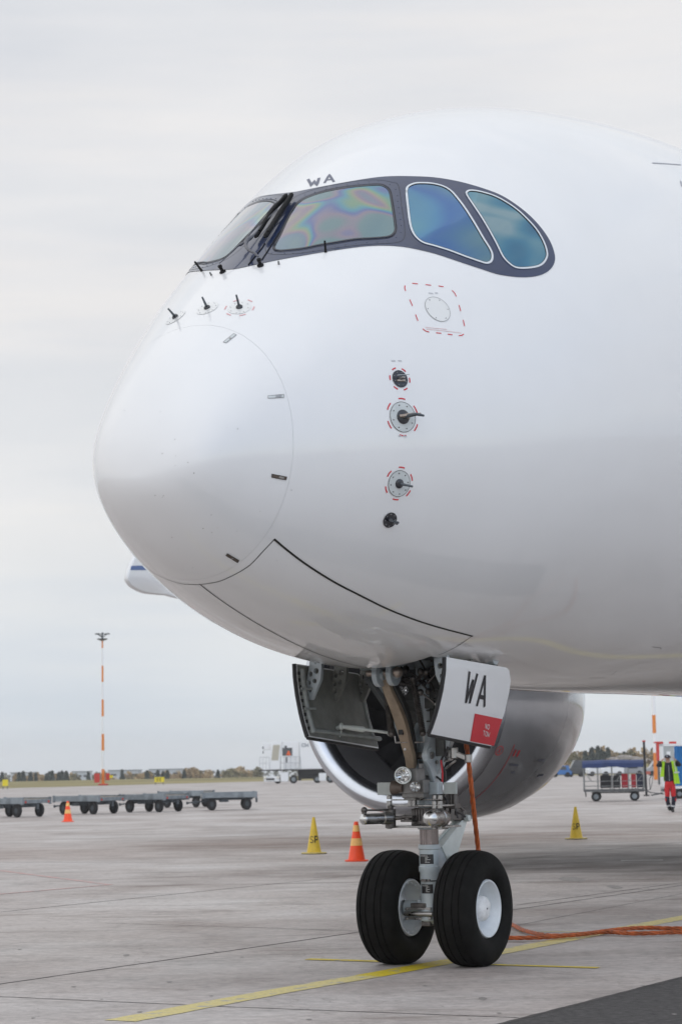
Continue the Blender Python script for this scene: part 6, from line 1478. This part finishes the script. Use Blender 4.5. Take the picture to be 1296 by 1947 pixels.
hyx = lambda u: HY - (u - 648) * math.tan(ROLL)
for u, dy in ((4, 2), (36, 1), (44, 3), (58, 2), (88, -1), (94, 2), (99, 3), (112, 1), (118, 3), (126, 2), (168, 0), (276, -3), (279, 1), (310, -1), (318, 0), (350, 0), (232, 3), (414, 0), (68, 1), (300, 1)): put('c', u, hyx(u) + 2 - dy, tr.uniform(760, 830), -12.3, '0', 15)
for k in range(56): u = tr.uniform(-40, 500); put('a', u, hyx(u) + tr.uniform(3.5, 9.5) - (4.5 if u > 335 else 0), tr.uniform(800, 950), -12.3, '0', 12)
for u, v in ((1124, 1423), (1130, 1426), (1136, 1420), (1142, 1427), (1155, 1423), (1158, 1430), (1112, 1430), (1240, 1425), (1147, 1430), (1186, 1431), (1205, 1433)): put('c', u, v, tr.uniform(700, 740), -9, '1', 15)
for k in range(40): u = tr.uniform(1070, 1330); put('a', u, 1430 + tr.uniform(-8, 9) + (4 if u > 1165 else 0) + (9 if u < 1100 else 0), tr.uniform(690, 790), -9, '1', 12)
for k in range(70): u = tr.uniform(1075, 1330); Y = tr.uniform(470, 575); q = atY(u, 1450, Y); put('s', u, 1450 - tr.uniform(-6, 7), Y, -.3 + (1.6 if Y > 520 else .3), '1', 3.0)
for L_ in PR.values():
    for p in L_:
        if p not in used: print('unused proto', p.name)
ORD = ['first', 'second', 'third', 'fourth', 'fifth', 'sixth', 'seventh', 'eighth', 'ninth', 'tenth', 'eleventh', 'twelfth', 'thirteenth', 'fourteenth']
lf = sorted([(196 - u, o) for k, u, o in PUT if k == 'c0' and u < 196], key=lambda q: q[0]); rt = sorted([(u - 196, o) for k, u, o in PUT if k == 'c0' and u >= 196], key=lambda q: q[0]); up = sorted([(u, o) for k, u, o in PUT if k == 'c1'], key=lambda q: q[0])
for L_, tx in ((lf, 'dark conifer beyond the field, %s to the left of the left mast'), (rt, 'dark conifer beyond the field, %s to the right of the left mast'), (up, 'dark conifer above the baggage cart, %s from the left of its group')):
    for i, (_, o) in enumerate(L_): o['label'] = tx % ORD[i]
# rocks on the bank
M_ROCK = mat('grey_rock', (0.30, 0.27, 0.25), .9, var=.3, vscale=1, bump=.6, bscale=3)
for k, (u, v) in enumerate(((1168, 1438), (1186, 1434), (1205, 1437), (1150, 1444), (1222, 1441))):
    q = atY(u, v, 540); mb = MB(); mb.ball((0, 0, 0), 1.3, 12, 8, (1.7, 1, .6)); mb.v = [p * (1 + .35 * noise.noise(p * 1.3 + Vector((k * 7, 0, 0)))) for p in mb.v]; o = mb.build('boulder', M_ROCK, None, smooth=30); o.location = (q.x, 540, q.z - 1.0); tag(o, ['grey boulder on the bank above the middle of the blue canopy', 'grey boulder just right of the middle of the blue canopy, on the bank', 'grey boulder on the bank above the right half of the blue canopy', 'low grey boulder on the bank above the left half of the blue canopy', 'grey boulder on the bank beside the black pole'][k], 'rock', 'boulders on the bank')
# far woodland reads as one low mass
random.seed(9); mb = MB()
for k in range(9000):
    u = random.uniform(-300, 1700); Y = random.uniform(1100, 1500); base = -12; top = 1.0 + .6 * noise.noise(Vector((u * .02, 0, 0))); q = atY(u, 1460, Y); z = random.uniform(-9, top); s = random.uniform(.5, 1.3); c = Vector((q.x, Y, z)); e1 = Vector((random.gauss(0, 1), random.gauss(0, 1), random.gauss(0, 1))).normalized(); e2 = e1.cross(Vector((0.3, .2, 1))).normalized(); b = len(mb.v); mb.v += [c + e1 * s, c + e2 * s, c - e1 * s, c - e2 * s]; mb.f.append((b, b + 1, b + 2, b + 3))
tag(mb.build('woodland', leafmat('far_woodland', (0.10, 0.11, 0.10), (0.17, 0.16, 0.13)), None, smooth=0), 'distant low woodland along the horizon', 'woodland', None, 'stuff')

# ------------------------------------------------------------------ the person
g = ground(1277, 1544.5); S5 = g.y / FPX; per = empty('person', (g.x, g.y, 0))
def V_(zx, zy, y=0.0): return Vector(((1080 + zx / 6 - 1277) * S5, y, (1544.5 - (1380 + zy / 6)) * S5))
def skin(name, nodes, edges, m, parent, lvl=2):
    me = bpy.data.meshes.new(name); me.from_pydata([tuple(n[0]) for n in nodes], edges, []); o = bpy.data.objects.new(name, me); COL.objects.link(o)
    sk = o.modifiers.new('s', 'SKIN'); sk.use_smooth_shade = True; lay = me.skin_vertices[0] if me.skin_vertices else None
    if lay is None:
        bm = bmesh.new(); bm.from_mesh(me); bm.verts.layers.skin.verify(); bm.to_mesh(me); bm.free(); lay = me.skin_vertices[0]
    for i, n in enumerate(nodes): r = n[1]; lay.data[i].radius = (r, r) if not hasattr(r, '__len__') else r; lay.data[i].use_root = (i == 0)
    ss = o.modifiers.new('u', 'SUBSURF'); ss.levels = lvl; ss.render_levels = lvl
    dg = bpy.context.evaluated_depsgraph_get(); me2 = bpy.data.meshes.new_from_object(o.evaluated_get(dg)); bpy.data.objects.remove(o)
    if not me2.polygons: print('skin failed', name)
    me2.materials.clear(); me2.materials.append(m); me2.polygons.foreach_set('use_smooth', [True] * len(me2.polygons)); me2.name = name
    c = bpy.data.objects.new(name, me2); COL.objects.link(c); c.parent = parent; return c
M_SKIN = mat('skin', (0.50, 0.31, 0.24), .55); M_JKT = mat('black_jacket', (0.018, 0.02, 0.03), .75, var=.3, vscale=12); M_VEST = mat('hi_vis_vest', (0.42, 0.72, 0.03), .6, var=.12, vscale=8); M_TROU = mat('red_trousers', (0.50, 0.015, 0.02), .7, var=.2, vscale=9); M_TROD = mat('navy_trousers', (0.022, 0.022, 0.04), .75); M_REFL = mat('reflective_tape', (0.6, 0.62, 0.64), .35); M_BOOT = mat('black_boots', (0.015, 0.015, 0.016), .5)
hip, waist, chest, neck, head = V_(1168, 665), V_(1165, 600), V_(1158, 480), V_(1155, 432), V_(1152, 395, -.02)
shL, shR, elL, elR = V_(1096, 452), V_(1226, 448), V_(1026, 468, -.10), V_(1294, 464, -.08); haL, haR = V_(1088, 400, -.12), V_(1226, 392, -.12)
kL, kR, fL, fR = V_(1128, 830, -.06), V_(1206, 830, -.10), V_(1160, 955, .12), V_(1188, 970, -.02)
nodes = [(hip, .11), (waist, .10), (chest, .12), (neck, .062), (head + Vector((0, 0, -.03)), .075), (head + Vector((0, .01, .045)), .098), (head + Vector((0, .0, .12)), .07)]
edges = [(i, i + 1) for i in range(6)]
def chain(start, pts):
    p = start
    for c, r in pts: nodes.append((c, r)); edges.append((p, len(nodes) - 1)); p = len(nodes) - 1
    return p
for sh, el, ha, s in ((shL, elL, haL, -1), (shR, elR, haR, 1)):
    w = chain(2, [(sh, .062), (sh.lerp(el, .5), .05), (el, .045), (el.lerp(ha, .5), .038), (el.lerp(ha, .86), .028)]); dr = (ha - el).normalized(); w = chain(w, [(ha, (.035, .02))])
    side = Vector((0, -1, 0)); inw = Vector((-s, 0, 0))
    for k, (o_, ln_) in enumerate(((-.032, .065), (-.011, .078), (.011, .074), (.031, .058))): chain(w, [(ha + side * o_ + dr * .045, .011), (ha + side * o_ + dr * (.045 + ln_ * .5) + inw * .012, .0095), (ha + side * o_ * 1.05 + dr * (.04 + ln_ * .85) + inw * .035, .008)])
    chain(w, [(ha + side * .045 + inw * .01, .012), (ha + side * .06 + dr * .03 + inw * .03, .010)])
for k_, f, s in ((kL, fL, -1), (kR, fR, 1)):
    chain(0, [(hip + Vector((s * .095, 0, -.06)), .08), (hip.lerp(k_, .5) + Vector((s * .04, 0, 0)), .06), (k_, .045), (k_.lerp(f, .4), .04), (f + Vector((0, 0.03, .05)), .026), (f + Vector((0, -.05, .0)), .018)])
body = skin('body', nodes, edges, M_SKIN, per)
mb = MB(); hd = head + Vector((0, 0, .03))
for s in (-1, 1): mb.ball(hd + Vector((s * .034, -.092, .015)), .011, 8, 6)
mb.ball(hd + Vector((0, -.105, -.02)), .016, 8, 6, (.8, 1.1, 1.3)); mb.build('face_features', mat('face_dark_brown', (.25, .13, .10), .6), per)  # eyes and nose in one darker brown
# jacket
nodes = [(waist + Vector((0, 0, -.20)), (.20, .155)), (waist, (.19, .15)), (waist.lerp(chest, .5), (.18, .145)), (chest, (.185, .14)), (neck + Vector((0, 0, -.01)), .085)]; edges = [(0, 1), (1, 2), (2, 3), (3, 4)]
for sh, el, ha in ((shL, elL, haL), (shR, elR, haR)): chain(3, [(sh, .085), (sh.lerp(el, .5), .078), (el, .072), (el.lerp(ha, .5), .062), (el.lerp(ha, .82), .05)])
jk = skin('jacket', nodes, edges, M_JKT, per)
mb = MB(); mb.bar(V_(1155, 460, -.165), V_(1158, 640, -.165), .008, .008); mb.build('zip', M_REFL, jk)
# vest: open waistcoat, two panels wrapped round the torso
def vest(x0t, x1t, x0b, x1b, yb):
    mb = MB(); n, m_ = 14, 10
    for j in range(n + 1):
        t = j / n
        for i in range(m_ + 1):
            f = i / m_; zx = (x0t + (x1t - x0t) * f) * (1 - t) + (x0b + (x1b - x0b) * f) * t; p = V_(zx, 412 + (yb - 412) * t); cx = V_(1160, 0).x; dx = (p.x - cx) / .27; y = -.20 * math.sqrt(max(.02, 1 - dx * dx)) + .012 * math.sin(i * 1.7 + j * .6)
            if t < .15: y *= (.5 + t / .3)
            mb.v.append(Vector((p.x, y, p.z)))
    mb.f = [(j * (m_ + 1) + i, j * (m_ + 1) + i + 1, (j + 1) * (m_ + 1) + i + 1, (j + 1) * (m_ + 1) + i) for j in range(n) for i in range(m_)]
    b = len(mb.v); mb.v += [p + Vector((0, .03, 0)) for p in mb.v]; mb.f += [tuple(q + b for q in f[::-1]) for f in mb.f]; return mb
vb = vest(1086, 1112, 1062, 1098, 590); v2_ = vest(1188, 1242, 1214, 1284, 672); v2_.add(vb.v, vb.f)
back = [Vector((x, .19 - .8 * x * x, z)) for z in (V_(0, 420).z, V_(0, 640).z) for x in [-.24 + .06 * i for i in range(9)]]; v2_.add(back, [(i, i + 1, i + 10, i + 9) for i in range(8)])
ve = v2_.build('vest', M_VEST, per, smooth=60)
mb = MB(); a, b = V_(1212, 545, -.2), V_(1272, 540, -.16); mb.bar(a, b, .012, .045); a, b = V_(1218, 420, -.17), V_(1236, 545, -.2); mb.bar(a, b, .04, .012); mb.build('reflective_stripe', M_REFL, ve)
# trousers, lower legs, boots, cap
nodes = [(hip + Vector((0, 0, .16)), (.155, .125)), (hip, (.18, .145))]; edges = [(0, 1)]; hp2 = hip
for k_, s in ((kL, -1), (kR, 1)): chain(1, [(hip + Vector((s * .10, 0, -.09)), .115), (hip.lerp(k_, .55) + Vector((s * .04, 0, 0)), .105), (hip.lerp(k_, .8), .095), (hip.lerp(k_, .97), .09)])
skin('trousers', nodes, edges, M_TROU, per)
for k_, f, s in ((kL, fL, -1), (kR, fR, 1)):
    nodes = [(hip.lerp(k_, .80), .092), (k_, .085), (k_.lerp(f, .5), .078), (k_.lerp(f, .85), .068)]; edges = [(0, 1), (1, 2), (2, 3)]; tl = skin('trouser_leg', nodes, edges, M_TROD, per)
    c = k_.lerp(f, .62); mb = MB(); mb.lathe([(-.028, .080), (.028, .082)], c, k_ - f, 18, cap=False); mb.build('reflective_band', M_REFL, tl)
    c = k_.lerp(f, .12) + Vector((s * .055, -.035, 0)); mb = MB(); mb.ball(c, .045, 10, 8, (.7, .9, 1.6)); mb.build('red_patch', M_TROU, tl)
    nodes = [(f + Vector((0, .04, .14)), .075), (f + Vector((0, .03, .06)), .075), (f + Vector((0, .02, -.0)), (.068, .06)), (f + Vector((0, -.10, -.015)), (.06, .045)), (f + Vector((0, -.16, -.02)), (.042, .035))]; edges = [(0, 1), (1, 2), (2, 3), (3, 4)]; bt = skin('boot', nodes, edges, M_BOOT, per)
zmin = min(min((p.co.z for p in c.data.vertices), default=9) for c in per.children if c.type == 'MESH'); per.location.z -= zmin
mb = MB(); hc = head + Vector((0, .012, .072)); mb.ball(hc, .118, 18, 10, (1, 1.08, .85)); mb.v = [Vector((p.x, p.y, max(p.z, hc.z - .015))) for p in mb.v]; mb.prism([hc + Vector((.085 * math.cos(t), -.10 + .11 * math.sin(t), -.02)) for t in [math.pi + i * math.pi / 8 for i in range(9)]], (0, 0, .012)); cp = mb.build('cap', mat('navy_cap', (.02, .022, .04), .7), per, smooth=50)
mb = MB(); mb.ball(hc + Vector((-.03, -.115, .035)), .016, 8, 6, (1.6, .4, 1)); mb.build('cap_badge', M_REFL, cp)
tag(per, 'person in yellow-green vest and red trousers, both hands raised to the cap', 'person')

# ------------------------------------------------------------------ air between the camera and the far trees
hm = bpy.data.materials.new('haze_air'); hm.use_nodes = True; t = hm.node_tree
for n in list(t.nodes): t.nodes.remove(n)
ho = N(t, 'ShaderNodeOutputMaterial'); hv = N(t, 'ShaderNodeVolumePrincipled'); hv.inputs['Color'].default_value = (0.98, 0.99, 1.0, 1); hv.inputs['Density'].default_value = 0.00022; t.links.new(hv.outputs[0], ho.inputs['Volume'])
mb = MB(); mb.box((0, 1100, 8.5), (5400, 3200, 47)); tag(mb.build('haze', hm, None, smooth=0), kind='stuff')
